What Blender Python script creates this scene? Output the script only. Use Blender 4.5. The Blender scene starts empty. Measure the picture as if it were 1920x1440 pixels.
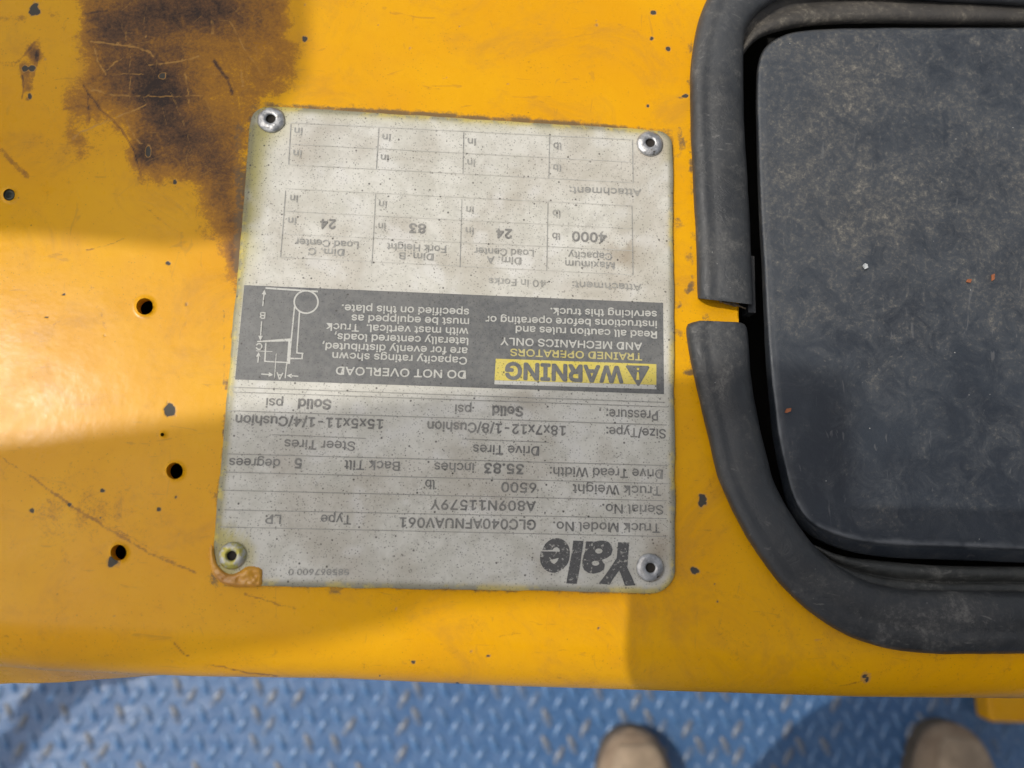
import bpy, bmesh, math, os
import numpy as np
from mathutils import Matrix, Vector
rng = np.random.default_rng(7)
D = bpy.data
S = bpy.context.scene
COL = S.collection

# ------------------------------------------------------------------ camera
Z0 = 0.66                      # height of the yellow panel above the deck
H = 0.25                       # camera above panel
F = 1387.0                     # focal length in photo pixels (1920 wide)
R = np.array([[0.99765437, 0.02468629, 0.06384632],
              [-0.0351339, 0.9851454, 0.16808973],
              [-0.0587484, -0.16993862, 0.98370193]])
CAM = np.array([0, 0, Z0 + H])
cam = D.objects.new('camera', D.cameras.new('camera'))
COL.objects.link(cam)
m = Matrix(R.T.tolist()).to_4x4()
m.translation = Vector(CAM)
cam.matrix_world = m
cam.data.sensor_width = 36
cam.data.lens = F / 1920 * 36
cam.data.clip_start = 0.005
cam.data.clip_end = 100
cam.data.dof.use_dof = True
cam.data.dof.focus_distance = 0.258
cam.data.dof.aperture_fstop = 7.2
S.camera = cam

# ------------------------------------------------------------------ light
SUN = np.array([-0.542, 0.077, 0.838]); SUN /= np.linalg.norm(SUN)
w = D.worlds.new('World'); S.world = w; w.use_nodes = True
wn = w.node_tree
bg = wn.nodes['Background']
sky = wn.nodes.new('ShaderNodeTexSky'); sky.sky_type = 'NISHITA'; sky.sun_disc = False
sky.sun_elevation = math.asin(SUN[2]); sky.sun_rotation = math.atan2(SUN[0], SUN[1])
sky.air_density = 1.0; sky.dust_density = 4.0; sky.ozone_density = 1.0
hs = wn.nodes.new('ShaderNodeHueSaturation'); hs.inputs['Saturation'].default_value = 0.42   # hazy white sky
wn.links.new(sky.outputs[0], hs.inputs['Color'])
tint = wn.nodes.new('ShaderNodeMix'); tint.data_type = 'RGBA'; tint.blend_type = 'MULTIPLY'; tint.inputs[0].default_value = 1
tint.inputs[7].default_value = (1.0, .975, .93, 1)
wn.links.new(hs.outputs[0], tint.inputs[6]); wn.links.new(tint.outputs[2], bg.inputs[0]); bg.inputs[1].default_value = 0.15
sun = D.objects.new('sun', D.lights.new('sun', 'SUN')); COL.objects.link(sun)
sun.data.energy = 2.1; sun.data.angle = math.radians(0.55); sun.data.color = (1, 0.95, 0.87)
sun.rotation_mode = 'QUATERNION'
sun.rotation_quaternion = Vector(SUN).to_track_quat('Z', 'Y')
sun.location = (-1, 0, 3)
S.view_settings.view_transform = 'Standard'; S.view_settings.look = 'None'
S.view_settings.gamma = 1; S.view_settings.use_curve_mapping = False
S.view_settings.exposure = -0.08

# ------------------------------------------------------------------ helpers
def at(px, py, z=Z0):
    """point of the plane at height z that is seen at photo pixel px,py"""
    px = np.asarray(px, float); py = np.asarray(py, float); z = np.asarray(z, float)
    c = np.stack(np.broadcast_arrays(px - 960, -(py - 720), -F + 0 * px), -1)
    d = c @ R                       # R^T v
    t = (z - CAM[2]) / d[..., 2]
    return CAM + d * t[..., None]

def proj(p):
    c = (np.asarray(p) - CAM) @ R.T
    return 960 - F * c[..., 0] / c[..., 2], 720 + F * c[..., 1] / c[..., 2]

_T = [np.random.default_rng(100 + i).random((256, 256)) for i in range(6)]
def vnoise(x, y, s=0):
    T = _T[s % 6]
    xi = np.floor(x).astype(int); yi = np.floor(y).astype(int)
    fx = x - xi; fy = y - yi
    fx = fx * fx * (3 - 2 * fx); fy = fy * fy * (3 - 2 * fy)
    a = T[xi & 255, yi & 255]; b = T[(xi + 1) & 255, yi & 255]
    c = T[xi & 255, (yi + 1) & 255]; d = T[(xi + 1) & 255, (yi + 1) & 255]
    return (a * (1 - fx) + b * fx) * (1 - fy) + (c * (1 - fx) + d * fx) * fy
def fbm(x, y, size, o=4, s=0):
    v = 0; a = 1; t = 0
    for i in range(o):
        v = v + a * vnoise(x / size * 2 ** i + 17.3 * i + 5 * s, y / size * 2 ** i + 9.1 * i, s + i)
        t += a; a *= 0.55
    return v / t                    # 0..1, mean .5
def sstep(a, b, x):
    t = np.clip((x - a) / (b - a), 0, 1); return t * t * (3 - 2 * t)

def poly_sd(x, y, P):
    """signed distance to polygon, negative inside"""
    P = np.asarray(P, float); n = len(P)
    d = np.full(x.shape, 1e18); ins = np.zeros(x.shape, bool)
    for i in range(n):
        ax, ay = P[i]; bx, by = P[(i + 1) % n]
        ex, ey = bx - ax, by - ay
        t = np.clip(((x - ax) * ex + (y - ay) * ey) / (ex * ex + ey * ey + 1e-12), 0, 1)
        d = np.minimum(d, (x - ax - t * ex) ** 2 + (y - ay - t * ey) ** 2)
        cr = ((ay > y) != (by > y))
        with np.errstate(divide='ignore', invalid='ignore'):
            xx = ax + (y - ay) / (by - ay if by != ay else 1e-9) * ex
        ins ^= cr & (x < xx)
    d = np.sqrt(d)
    return np.where(ins, -d, d)

def line_d(x, y, P):
    d = np.full(x.shape, 1e9)
    for (ax, ay), (bx, by) in zip(P[:-1], P[1:]):
        ex, ey = bx - ax, by - ay
        t = np.clip(((x - ax) * ex + (y - ay) * ey) / (ex * ex + ey * ey + 1e-12), 0, 1)
        d = np.minimum(d, np.hypot(x - ax - t * ex, y - ay - t * ey))
    return d

def spline(P, n, closed=False):
    """Catmull-Rom resample to n points by arc length"""
    P = np.asarray(P, float)
    Q = np.vstack([P[-1], P, P[0], P[1]]) if closed else np.vstack([2 * P[0] - P[1], P, 2 * P[-1] - P[-2]])
    out = []
    for i in range(1, len(Q) - 2):
        t = np.linspace(0, 1, 24, endpoint=False)[:, None]
        a, b, c, d = Q[i - 1], Q[i], Q[i + 1], Q[i + 2]
        out.append(0.5 * (2 * b + (c - a) * t + (2 * a - 5 * b + 4 * c - d) * t ** 2 + (3 * b - a - 3 * c + d) * t ** 3))
    out.append(Q[-2][None])
    O = np.vstack(out)
    s = np.r_[0, np.cumsum(np.linalg.norm(np.diff(O, axis=0), axis=1))]
    u = np.linspace(0, s[-1], n, endpoint=not closed)
    return np.stack([np.interp(u, s, O[:, k]) for k in range(O.shape[1])], -1)

def mesh(name, V, Fs, mat, parent=None, smooth=True, attrs=None, kind=None, label=None):
    me = D.meshes.new(name)
    V = np.asarray(V, float)
    if isinstance(Fs, np.ndarray):
        k = Fs.shape[1]
        me.vertices.add(len(V)); me.vertices.foreach_set('co', V.ravel())
        me.loops.add(Fs.size); me.loops.foreach_set('vertex_index', Fs.ravel().astype(np.int32))
        me.polygons.add(len(Fs))
        me.polygons.foreach_set('loop_start', (np.arange(len(Fs)) * k).astype(np.int32))
        me.update(calc_edges=True); me.validate()
    else:
        me.from_pydata(V.tolist(), [], Fs); me.update()
    if attrs is not None:
        a = me.color_attributes.new('mask', 'FLOAT_COLOR', 'POINT')
        a.data.foreach_set('color', np.asarray(attrs, np.float32).ravel())
    if smooth: me.polygons.foreach_set('use_smooth', [True] * len(me.polygons))
    if mat: me.materials.append(mat)
    o = D.objects.new(name, me); COL.objects.link(o)
    if parent is not None: o.parent = parent
    if kind: o['kind'] = kind
    if label: o['label'] = label
    return o
def thing(o, label, cat, group=None):
    o['label'] = label; o['category'] = cat
    if group: o['group'] = group
    return o
def empty(name, loc=(0, 0, 0)):
    o = D.objects.new(name, None); COL.objects.link(o); o.location = loc; o.empty_display_size = .05; return o

def gridfaces(nr, nc, closed=False):
    r = np.arange(nr - 1)[:, None]; c = np.arange(nc if closed else nc - 1)[None]
    c2 = (c + 1) % nc
    return np.stack([r * nc + c, r * nc + c2, (r + 1) * nc + c2, (r + 1) * nc + c], -1).reshape(-1, 4)

# ------------------------------------------------------------------ materials
class NT:
    def __init__(s, name):
        s.m = D.materials.new(name); s.m.use_nodes = True; s.t = s.m.node_tree
        s.b = s.t.nodes['Principled BSDF']
        s.co = s.t.nodes.new('ShaderNodeTexCoord').outputs['Object']
    def n(s, t, **k):
        x = s.t.nodes.new(t)
        for a, v in k.items(): setattr(x, a, v)
        return x
    def l(s, a, b):
        if hasattr(a, 'links') or hasattr(a, 'is_linked'): s.t.links.new(a, b)
        else: b.default_value = a
    def noise(s, scale, detail=4, rough=.55, dist=0, co=None, off=None):
        x = s.n('ShaderNodeTexNoise'); x.inputs['Scale'].default_value = scale
        x.inputs['Detail'].default_value = detail; x.inputs['Roughness'].default_value = rough
        x.inputs['Distortion'].default_value = dist
        s.l(co or s.co, x.inputs['Vector']); return x.outputs['Fac']
    def vor(s, scale, rand=1, co=None, out='Distance'):
        x = s.n('ShaderNodeTexVoronoi'); x.inputs['Scale'].default_value = scale; x.inputs['Randomness'].default_value = rand
        s.l(co or s.co, x.inputs['Vector']); return x.outputs[out]
    def map(s, x, a, b, c=0, d=1, smooth=True):
        q = s.n('ShaderNodeMapRange', interpolation_type='SMOOTHSTEP' if smooth else 'LINEAR')
        s.l(x, q.inputs[0])
        for i, v in enumerate((a, b, c, d)): q.inputs[1 + i].default_value = v
        return q.outputs[0]
    def math(s, op, a, b=0.0, clamp=False):
        q = s.n('ShaderNodeMath', operation=op, use_clamp=clamp)
        s.l(a, q.inputs[0]); s.l(b, q.inputs[1]); return q.outputs[0]
    def mix(s, f, a, b, mode='MIX'):
        q = s.n('ShaderNodeMix', data_type='RGBA', blend_type=mode, clamp_factor=True)
        s.l(f, q.inputs[0])
        for v, i in ((a, 6), (b, 7)):
            if isinstance(v, tuple): q.inputs[i].default_value = (*v, 1)
            else: s.l(v, q.inputs[i])
        return q.outputs[2]
    def mask(s):
        a = s.n('ShaderNodeAttribute', attribute_name='mask')
        q = s.n('ShaderNodeSeparateColor'); s.l(a.outputs['Color'], q.inputs[0])
        return q.outputs[0], q.outputs[1], q.outputs[2], a.outputs['Alpha']
    def bump(s, h, strength=.3, dist=.0002, prev=None):
        q = s.n('ShaderNodeBump'); q.inputs['Strength'].default_value = strength; q.inputs['Distance'].default_value = dist
        s.l(h, q.inputs['Height'])
        if prev is not None: s.l(prev, q.inputs['Normal'])
        return q.outputs[0]
    def stretch(s, v, rot=0):
        q = s.n('ShaderNodeMapping'); s.l(s.co, q.inputs[0]); q.inputs['Scale'].default_value = v; q.inputs['Rotation'].default_value = (0, 0, rot)
        return q.outputs[0]
    def out(s, col=None, rough=None, normal=None, metal=None, spec=None, coat=None, coatr=.1):
        for v, k in ((col, 'Base Color'), (rough, 'Roughness'), (normal, 'Normal'), (metal, 'Metallic'), (spec, 'Specular IOR Level'), (coat, 'Coat Weight')):
            if v is None: continue
            if isinstance(v, tuple): s.b.inputs[k].default_value = (*v, 1)
            else: s.l(v, s.b.inputs[k])
        s.b.inputs['Coat Roughness'].default_value = coatr
        return s.m

# --- worn yellow paint; mask: R grease stain, G bright scratch, B bare chip, A grime
def yellow_paint(name, attr=True):
    t = NT(name)
    big = t.noise(14, 5, .6); fine = t.noise(420, 4, .7); med = t.noise(70, 5, .65)
    base = t.mix(t.map(big, .3, .7), (.785, .395, .003), (.725, .335, .003))
    base = t.mix(t.map(med, .5, .8, 0, .35), base, (.66, .30, .015))
    sp = t.map(t.vor(260), .03, .12, 1, 0)
    base = t.mix(t.math('MULTIPLY', sp, t.map(t.noise(60, 2), .56, .66)), base, (.30, .15, .02))
    hair = t.map(t.noise(240, 3, .6, 1.2, co=t.stretch((1, .25, 1), .5)), .66, .72, 0, .35)
    base = t.mix(hair, base, (.45, .22, .03))
    hair2 = t.map(t.noise(330, 3, .6, 1.0, co=t.stretch((.2, 1, 1), -.35)), .66, .72, 0, .4)
    base = t.mix(hair2, base, (.40, .19, .03))
    sp2 = t.map(t.vor(700), .05, .2, 1, 0)
    base = t.mix(t.math('MULTIPLY', sp2, t.map(t.noise(35, 4, .7), .45, .62, 0, .6)), base, (.28, .14, .02))
    smear = t.map(t.noise(28, 8, .8, .8), .48, .70, 0, .5)
    base = t.mix(smear, base, (.50, .24, .03))
    col = base
    rough = t.map(med, .3, .7, .25, .35)
    bump = t.bump(fine, .14, .0002)
    bump = t.bump(t.noise(150, 2), .10, .0008, bump)
    if attr:
        r, g, b, a = t.mask()
        n1 = t.math('ADD', t.math('MULTIPLY', t.noise(900, 5, .8), .5), t.math('MULTIPLY', t.noise(170, 6, .75, .6), .5))
        e = t.math('ADD', r, t.math('MULTIPLY', t.math('SUBTRACT', n1, .5), 1.7))
        col = t.mix(t.map(e, .10, .40, 0, .85), col, (.36, .15, .020))
        col = t.mix(t.map(e, .34, .84, 0, .92), col, (.115, .056, .028))
        col = t.mix(t.map(e, .72, 1.08, 0, .9), col, (.022, .015, .014))
        ea = t.math('ADD', a, t.math('MULTIPLY', t.math('SUBTRACT', n1, .5), 1.6))
        col = t.mix(t.map(ea, .30, .72, 0, .9), col, (.15, .105, .06))
        col = t.mix(t.map(g, .1, .8, 0, .72), col, (.50, .26, .06))
        col = t.mix(t.map(b, .04, .3, 0, .7), col, (.52, .27, .07))
        col = t.mix(t.map(b, .42, .7), col, (.070, .064, .052))
        rough = t.math('ADD', rough, t.math('MULTIPLY', t.map(e, .3, .8), .12))
        rough = t.math('ADD', rough, t.math('MULTIPLY', b, .25), True)
        hh = t.math('SUBTRACT', t.math('MULTIPLY', g, -.5), b)
        bump = t.bump(hh, .5, .0002, bump)
    return t.out(col, rough, bump, spec=.21)
YEL = yellow_paint('worn_yellow_paint')
YEL2 = yellow_paint('plain_yellow_paint', False)

def simple(name, col, rough=.6, metal=0.0, var=.25, scale=60, bump=.2, bd=.0003):
    t = NT(name)
    n = t.noise(scale, 5, .6)
    c = t.mix(t.map(n, .3, .7), tuple(v * (1 - var) for v in col), tuple(v * (1 + var) for v in col))
    return t.out(c, rough, t.bump(t.noise(scale * 6, 4), bump, bd), metal=metal)
BLACK = simple('black_cavity', (.006, .006, .006), .9)
DARKM = simple('shade_slab_dark', (.02, .02, .02), .5)  # for the added shade-casting slabs

def rubber(name, base, dust, amt, rough=.5):
    t = NT(name)
    g_ = t.math('ADD', t.math('MULTIPLY', t.noise(40, 8, .75, .6), .6), t.math('MULTIPLY', t.noise(480, 6, .85), .4))
    c = t.mix(t.map(t.noise(18, 4), .35, .65), tuple(v * .8 for v in base), tuple(v * 1.25 for v in base))
    c = t.mix(t.map(g_, .44, .62, 0, amt * .6), c, tuple(v * .6 for v in dust))
    c = t.mix(t.map(g_, .53, .66, 0, amt), c, dust)
    cr_ = t.map(t.noise(260, 4, .65, 1.5, co=t.stretch((.35, 1, 1), .4)), .64, .70, 0, .4)
    c = t.mix(cr_, c, tuple(v * 1.1 for v in dust))
    sp = t.math('MULTIPLY', t.map(t.vor(230), .02, .06, 1, 0), t.map(t.noise(40, 2), .53, .6))
    c = t.mix(sp, c, (.35, .35, .33))
    crease = t.math('ABSOLUTE', t.math('SUBTRACT', t.noise(55, 6, .7, 1.2), .5))
    n = t.bump(t.noise(700, 4), .3, .0002, t.bump(t.map(crease, 0, .03), .25, .0005, t.bump(t.noise(45, 5, .65), .45, .0014)))
    return t.out(c, t.map(g_, .35, .65, rough - .16, rough + .2), n, spec=.5)
TRIM = rubber('grey_trim_rubber', (.034, .037, .041), (.17, .165, .155), .6, .5)
SEAL = rubber('dusty_seal_rubber', (.040, .037, .034), (.24, .215, .175), .95, .7)
PAD = None

# ------------------------------------------------------------------ setting: deck
def deck_mat():
    t = NT('blue_deck_paint')
    n = t.noise(6, 6, .65); f = t.noise(90, 5, .7)
    c = t.mix(t.map(n, .35, .65), (.040, .115, .265), (.065, .15, .31))
    c = t.mix(t.map(f, .52, .75, 0, .5), c, (.20, .29, .42))
    return t.out(c, t.map(f, .3, .7, .30, .46), t.bump(t.noise(30, 4), .5, .006), spec=.75)
DECK = deck_mat()
def lug_mat():
    t = NT('worn_blue_lug')
    w = t.n('ShaderNodeObjectInfo').outputs['Random']
    f = t.noise(110, 3, .7)
    c = t.mix(t.map(f, .4, .7), (.06, .155, .33), (.17, .27, .42))
    wear = t.math('MULTIPLY', t.map(w, .66, .80, 0, .75), t.map(f, .35, .5))
    c = t.mix(wear, c, (.20, .175, .135))
    return t.out(c, t.map(f, .3, .7, .22, .4), None, spec=.7)
LUG = lug_mat()
g = 40.0
deck = mesh('deck', [(-g, -g, 0), (g, -g, 0), (g, g, 0), (-g, g, 0)], [(0, 1, 2, 3)], DECK, kind='structure')
def lug_geo(L=.0240, W=.0086, h=.0026):
    V = []; n = 12
    for k, (s, z) in enumerate(((1, 0), (.72, .75 * h), (.35, h))):
        for i in range(n):
            a = 2 * math.pi * i / n
            V.append((s * L / 2 * math.cos(a) * (1 - .12 * abs(math.sin(a))), s * W / 2 * math.sin(a), z + .0001))
    Fs = []
    for k in range(2):
        for i in range(n):
            j = (i + 1) % n; Fs.append((k * n + i, k * n + j, (k + 1) * n + j, (k + 1) * n + i))
    Fs.append(tuple(range(2 * n, 3 * n)))
    return np.array(V), Fs
LV, LF = lug_geo()
c0 = at(1264, 1297, 0); c1 = at(1311, 1297, 0); pitch = float(c1[0] - c0[0])
pitchy = abs(float(at(1264, 1347, 0)[1] - c0[1]))
cand = []
for i in range(-26, 27):
    for j in range(-22, 23):
        for q in (0, 1):
            x = c0[0] + (i + .5 * q) * pitch; y = c0[1] + (j + .62 * q) * pitchy
            cand.append((x, y, q))
cand = np.array(cand)
px, py = proj(np.c_[cand[:, 0], cand[:, 1], 0 * cand[:, 0]])
vis = (px > -25) & (px < 1945) & (py > 1255) & (py < 1465)
order = np.where(vis)[0]
if len(order) > 298:
    order = order[np.argsort(np.abs(py[order] - 1370))][:298]
vset = set(order.tolist())
lugme = None; SV = []; SF = []
for k, (x, y, q) in enumerate(cand):
    ang = math.radians(118 if q == 0 else 62) + rng.normal(0, .03)
    if k in vset:
        if lugme is None:
            o = mesh('lug', LV, LF, LUG, deck); lugme = o.data
        else:
            o = D.objects.new('lug', lugme); COL.objects.link(o); o.parent = deck
        o.location = (x, y, 0); o.rotation_euler = (0, 0, ang)
    else:
        c, s = math.cos(ang), math.sin(ang); b = len(SV) * len(LV)
        P = LV.copy(); P[:, 0], P[:, 1] = x + LV[:, 0] * c - LV[:, 1] * s, y + LV[:, 0] * s + LV[:, 1] * c
        SV.append(P); SF += [tuple(v + b for v in f) for f in LF]
mesh('tread_lugs', np.vstack(SV), SF, LUG, deck, kind='stuff')

# ------------------------------------------------------------------ forklift
fork = thing(empty('forklift'), 'yellow forklift with worn panel, riveted capacity plate and black rubber-edged pad', 'forklift')

# openings (photo pixels on the panel plane)
OPEN = [(1385, 20), (1385, 610), (1405, 760), (1440, 900), (1500, 1020), (1590, 1110), (1700, 1160), (2900, 1190), (2900, -130), (1385, -130)]
HOLES = [(272, 575, 15.5), (328, 883, 15.5), (223, 1036, 15)]
SMALL = [(18, 366, 11), (305, 815, 3.6)]
RB = 0.018
SIL = [(-2500, 1235), (-300, 1240), (0, 1248), (100, 1257), (370, 1268), (640, 1272), (960, 1286), (1280, 1296), (1600, 1306), (1920, 1309), (3200, 1315)]
sx, sy = np.array(SIL, float).T
def ycentre(xw):
    # world y where the bend starts, so that the crest is seen at SIL
    yc = np.full_like(xw, -.1)
    for _ in range(8):
        p = np.stack([xw, yc - RB * .95, np.full_like(xw, Z0 - RB)], -1)
        pxx, _q = proj(p)
        Y = np.interp(pxx, sx, sy)
        P = at(pxx, Y, Z0 - RB * .7)
        dy, dz = P[:, 1] - CAM[1], P[:, 2] - CAM[2]
        L = np.hypot(dy, dz); ny, nz = dz / L, -dy / L     # normal to the ray in yz
        ny, nz = np.where(ny > 0, -ny, ny), np.where(ny > 0, -nz, nz)   # pointing to -y
        yc = CAM[1] + (-RB - nz * (Z0 - RB - CAM[2])) / ny
    return yc
a0 = at(-60, 700)[0]; a1 = at(1480, 700)[0]; a2 = at(1990, 700)[0]
xs = np.r_[np.linspace(-.55, a0, 26)[:-1], np.arange(a0, a1, .00044), np.arange(a1, a2, .0014), np.linspace(a2, .55, 26)]
yt = at(900, -60)[1]
yc = ycentre(xs)
nfine = int((yt - yc.min()) / .00044)
rows = [np.full_like(xs, v) for v in np.linspace(yt + .25, yt, 14)[:-1]]
zr = [np.full_like(xs, Z0)] * 13
for k in range(nfine):
    u = k / (nfine - 1); rows.append(yt + (yc - yt) * u); zr.append(np.full_like(xs, Z0))
for k in range(1, 41):
    a = math.radians(84) * k / 40
    rows.append(yc - RB * math.sin(a)); zr.append(np.full_like(xs, Z0 - RB * (1 - math.cos(a))))
cx, _ = proj(np.stack([xs, yc, np.full_like(xs, Z0)], -1))
fl = np.interp(cx, [-300, 0, 110, 240, 380, 500], [.8, .52, .36, .2, .03, 0])
for k in range(1, 13):
    t_ = k / 12 * .011
    rows.append(rows[52 - 40 + nfine] * 0 + (yc - RB * math.sin(math.radians(84))) - t_ * 1.28 * fl); zr.append(np.full_like(xs, Z0 - RB * (1 - math.cos(math.radians(84))) - t_))
for k in range(1, 5):
    rows.append(rows[-1] + .002 * fl * 0); zr.append(zr[-1] - .012)
Yg = np.array(rows); Zg = np.array(zr); Xg = np.broadcast_to(xs, Yg.shape)
V = np.stack([Xg, Yg, Zg], -1).reshape(-1, 3)
V[:, 2] += (fbm(V[:, 0], V[:, 1], .06, 3, 2) - .5) * .0007
nr, nc = Yg.shape
Fs = gridfaces(nr, nc)[:, ::-1]
PX, PY = proj(V)
flat = (np.arange(len(V)) // nc) < 13 + nfine
# cut openings
so = poly_sd(PX, PY, OPEN); so[~flat] = 99
fc = so[Fs].mean(1) < 0
hol = np.zeros(len(V), bool)
for hx, hy, hr in HOLES + SMALL:
    d = np.hypot(PX - hx, PY - hy) - hr
    fc |= d[Fs].mean(1) < 0
    near = np.abs(d) < 2.6
    k = hr / np.maximum(np.hypot(PX - hx, PY - hy), 1e-6)
    nx_, ny_ = hx + (PX - hx) * k, hy + (PY - hy) * k
    hol |= near
    V[near, :2] = at(nx_[near], ny_[near], V[near, 2])[:, :2]
    rim = np.exp(-(np.maximum(d, 0) / 3.5) ** 2) * (d < 12)
    V[:, 2] += np.where(flat, rim * .00035, 0)
near = (np.abs(so) < 2.2) & (PY > 540) & (PY < 612) & (PX < 1500) & flat
V[near, 0] = at(1385, PY[near], Z0)[:, 0]
Fs = Fs[~fc]
PX, PY = proj(V)

# grease stain
STAIN = [(160, -150), (165, 30), (150, 80), (158, 130), (135, 165), (130, 205), (135, 232), (205, 238), (235, 262), (258, 310), (275, 330), (330, 335), (368, 352), (380, 385), (385, 420), (415, 470), (425, 508), (436, 515), (446, 440), (455, 330), (462, 235), (478, 190), (520, 180), (545, 160), (556, 120), (552, 85), (520, 60), (532, 20), (530, -150)]
nx = (fbm(PX, PY, 60, 5, 1) - .5) * 60; ny = (fbm(PX, PY, 60, 5, 2) - .5) * 60
st = np.zeros(len(V)); loc = (PX > 60) & (PX < 640) & (PY > -200) & (PY < 600)
sd = np.full(len(V), 99.); sd[loc] = poly_sd(PX[loc] + nx[loc] * .8 + (fbm(PX[loc], PY[loc], 14, 3, 4) - .5) * 16, PY[loc] + ny[loc] * .8 + (fbm(PX[loc], PY[loc], 14, 3, 5) - .5) * 16, STAIN)
st = sstep(30, -22, sd) * .40
for bx, by, rx, ry, wgt in ((290, 150, 70, 60, .46), (300, 215, 55, 75, .30), (350, 20, 140, 55, .52), (210, 120, 50, 70, .22), (265, 295, 28, 30, .5), (360, 270, 60, 60, .32), (425, 350, 34, 90, .24), (200, 50, 55, 30, .3), (490, 110, 60, 70, .02), (340, 100, 50, 20, -.05), (400, 190, 35, 40, -.10), (350, 335, 50, 18, -.08), (215, 215, 50, 20, -.12), (430, 480, 14, 45, .32)):
    st += wgt * np.exp(-((PX + nx * .5 - bx) / rx) ** 2 - ((PY + ny * .5 - by) / ry) ** 2) * sstep(34, -14, sd)
for bx, by, r_, wgt in ((62, 95, 13, .6), (70, 108, 11, .45), (48, 128, 13, .75), (57, 162, 7, .5), (50, 150, 10, .4), (55, 180, 5, .6), (12, 62, 9, .15), (45, 38, 8, .3), (150, 272, 24, .26), (20, 300, 12, .2), (45, 325, 10, .25), (150, 290, 10, .2), (270, 340, 10, .1), (70, 270, 24, .1), (110, 30, 30, .1), (140, 255, 18, .15)):
    st += wgt * np.exp(-(((PX + nx * .3 - bx) / r_) ** 2 + ((PY + ny * .3 - by) / r_) ** 2))
st += .16 * np.clip(fbm(PX, PY, 130, 5, 3) - .5, 0, 1) * 2 * sstep(470, 300, PY) * sstep(600, 400, PX)
st += .12 * np.exp(-(((PX - 190) / 90) ** 2 + ((PY - 960) / 60) ** 2)) + .12 * np.exp(-(((PX - 100) / 40) ** 2 + ((PY - 990) / 50) ** 2))
st += .03 * sstep(860, 900, PY)
# bright scratches / dark scratches
SCR = [([(170, 78), (215, 83), (255, 88), (280, 97), (287, 105)], 1.7, 1), ([(240, 100), (215, 118), (200, 132)], 1.2, .8), ([(178, 90), (182, 115), (198, 140)], 1.5, .9),
       ([(280, 122), (330, 117), (372, 106)], 1.4, 1), ([(155, 150), (180, 170), (230, 180), (330, 181), (380, 178)], 1.0, .8), ([(170, 168), (215, 178), (240, 180)], 1.6, .9), ([(275, 197), (215, 222), (150, 248), (135, 262)], 1.5, .9),
       ([(245, 92), (244, 140), (243, 190)], .9, .7), ([(342, 110), (350, 160), (355, 192)], 1.2, .9), ([(318, 170), (345, 230), (360, 285)], 1.0, .6), ([(385, 185), (402, 228)], 1.1, .5),
       ([(432, 40), (460, 95), (492, 140)], 1.3, .7), ([(448, 90), (455, 160)], 1.4, .6), ([(462, 100), (463, 170)], 1.2, .5), ([(237, 225), (252, 258), (268, 270)], 1.3, .9), ([(278, 272), (278, 290)], 2.2, .9),
       ([(210, 140), (270, 138)], 1.1, .7), ([(300, 265), (340, 300), (375, 330)], 1.0, .35), ([(285, 355), (330, 385), (352, 402)], 1.0, .5), ([(292, 350), (345, 393)], .9, .5), ([(235, 60), (237, 75)], 1.4, .7), ([(398, 35), (398, 62)], 2.4, .6),
       ([(276, 5), (270, 45)], 1, .5), ([(228, 5), (230, 60)], .9, .4), ([(134, 155), (145, 132)], 1.1, .5), ([(210, 30), (225, 0)], 1, .4), ([(40, 235), (135, 275)], .8, .0)]
gsc = np.zeros(len(V))
for P, wd, k in SCR:
    P = np.array(P, float); b = (PX > P[:, 0].min() - 6) & (PX < P[:, 0].max() + 6) & (PY > P[:, 1].min() - 6) & (PY < P[:, 1].max() + 6)
    d = line_d(PX[b] + (fbm(PX[b], PY[b], 9, 2, 4) - .5) * 5, PY[b] + (fbm(PX[b], PY[b], 9, 2, 5) - .5) * 5, P)
    gsc[b] = np.maximum(gsc[b], k * sstep(wd + 1.1, wd - .6, d) * (fbm(PX[b], PY[b], 7, 2, 3) * 1.6 - .05).clip(0, 1))
rs = np.random.default_rng(3)
for i in range(70):                        # fine hair scratches in the stain
    x, y = rs.uniform(140, 520), rs.uniform(0, 420); a = rs.choice([.2, .9, -.5, 1.4]) + rs.normal(0, .2); L = rs.uniform(8, 45)
    P = [(x, y), (x + L * math.cos(a), y + L * math.sin(a))]
    b = (np.abs(PX - x) < 50) & (np.abs(PY - y) < 50); d = line_d(PX[b], PY[b], P)
    gsc[b] = np.maximum(gsc[b], .45 * sstep(1.7, .3, d))
DSC = [([(0, 855), (60, 895), (130, 945), (200, 990), (290, 1042), (367, 1074)], 2.0, .30), ([(215, 990), (300, 1040), (365, 1072)], 1.2, .2), ([(458, 1113), (520, 1132), (552, 1140)], 1.6, .35), ([(155, 160), (185, 200), (225, 240), (250, 280), (265, 330)], .9, .35), ([(165, 175), (166, 228)], .9, .3),
       ([(402, 115), (425, 145), (437, 175)], 2.6, .4), ([(0, 280), (50, 330)], 4, .22), ([(155, 28), (200, 20)], 1, .2), ([(325, 1205), (345, 1225), (355, 1230)], 1.1, .4), ([(400, 1247), (470, 1262), (520, 1268)], 1.0, .5), ([(190, 590), (200, 618)], 2.5, .16), ([(155, 510), (190, 570)], .9, .18),
       ([(265, 385), (325, 430), (350, 440)], 1.5, .25), ([(162, 468), (200, 462), (232, 447)], 1.2, .35), ([(1560, 1290), (1615, 1278)], 1.5, .2), ([(20, 130), (75, 70)], 2, .22), ([(0, 1195), (80, 1185)], 1.2, .12), ([(43, 140), (43, 185)], 1.4, .5),
       ([(120, 205), (150, 198), (170, 205)], 2, .18), ([(60, 150), (72, 95)], 3, .3), ([(268, 860), (262, 925)], 1, .12), ([(90, 620), (110, 600)], 1, .18), ([(930, 1195), (975, 1188)], 1, .2), ([(1060, 1190), (1065, 1200)], 1, .3)]
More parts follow.
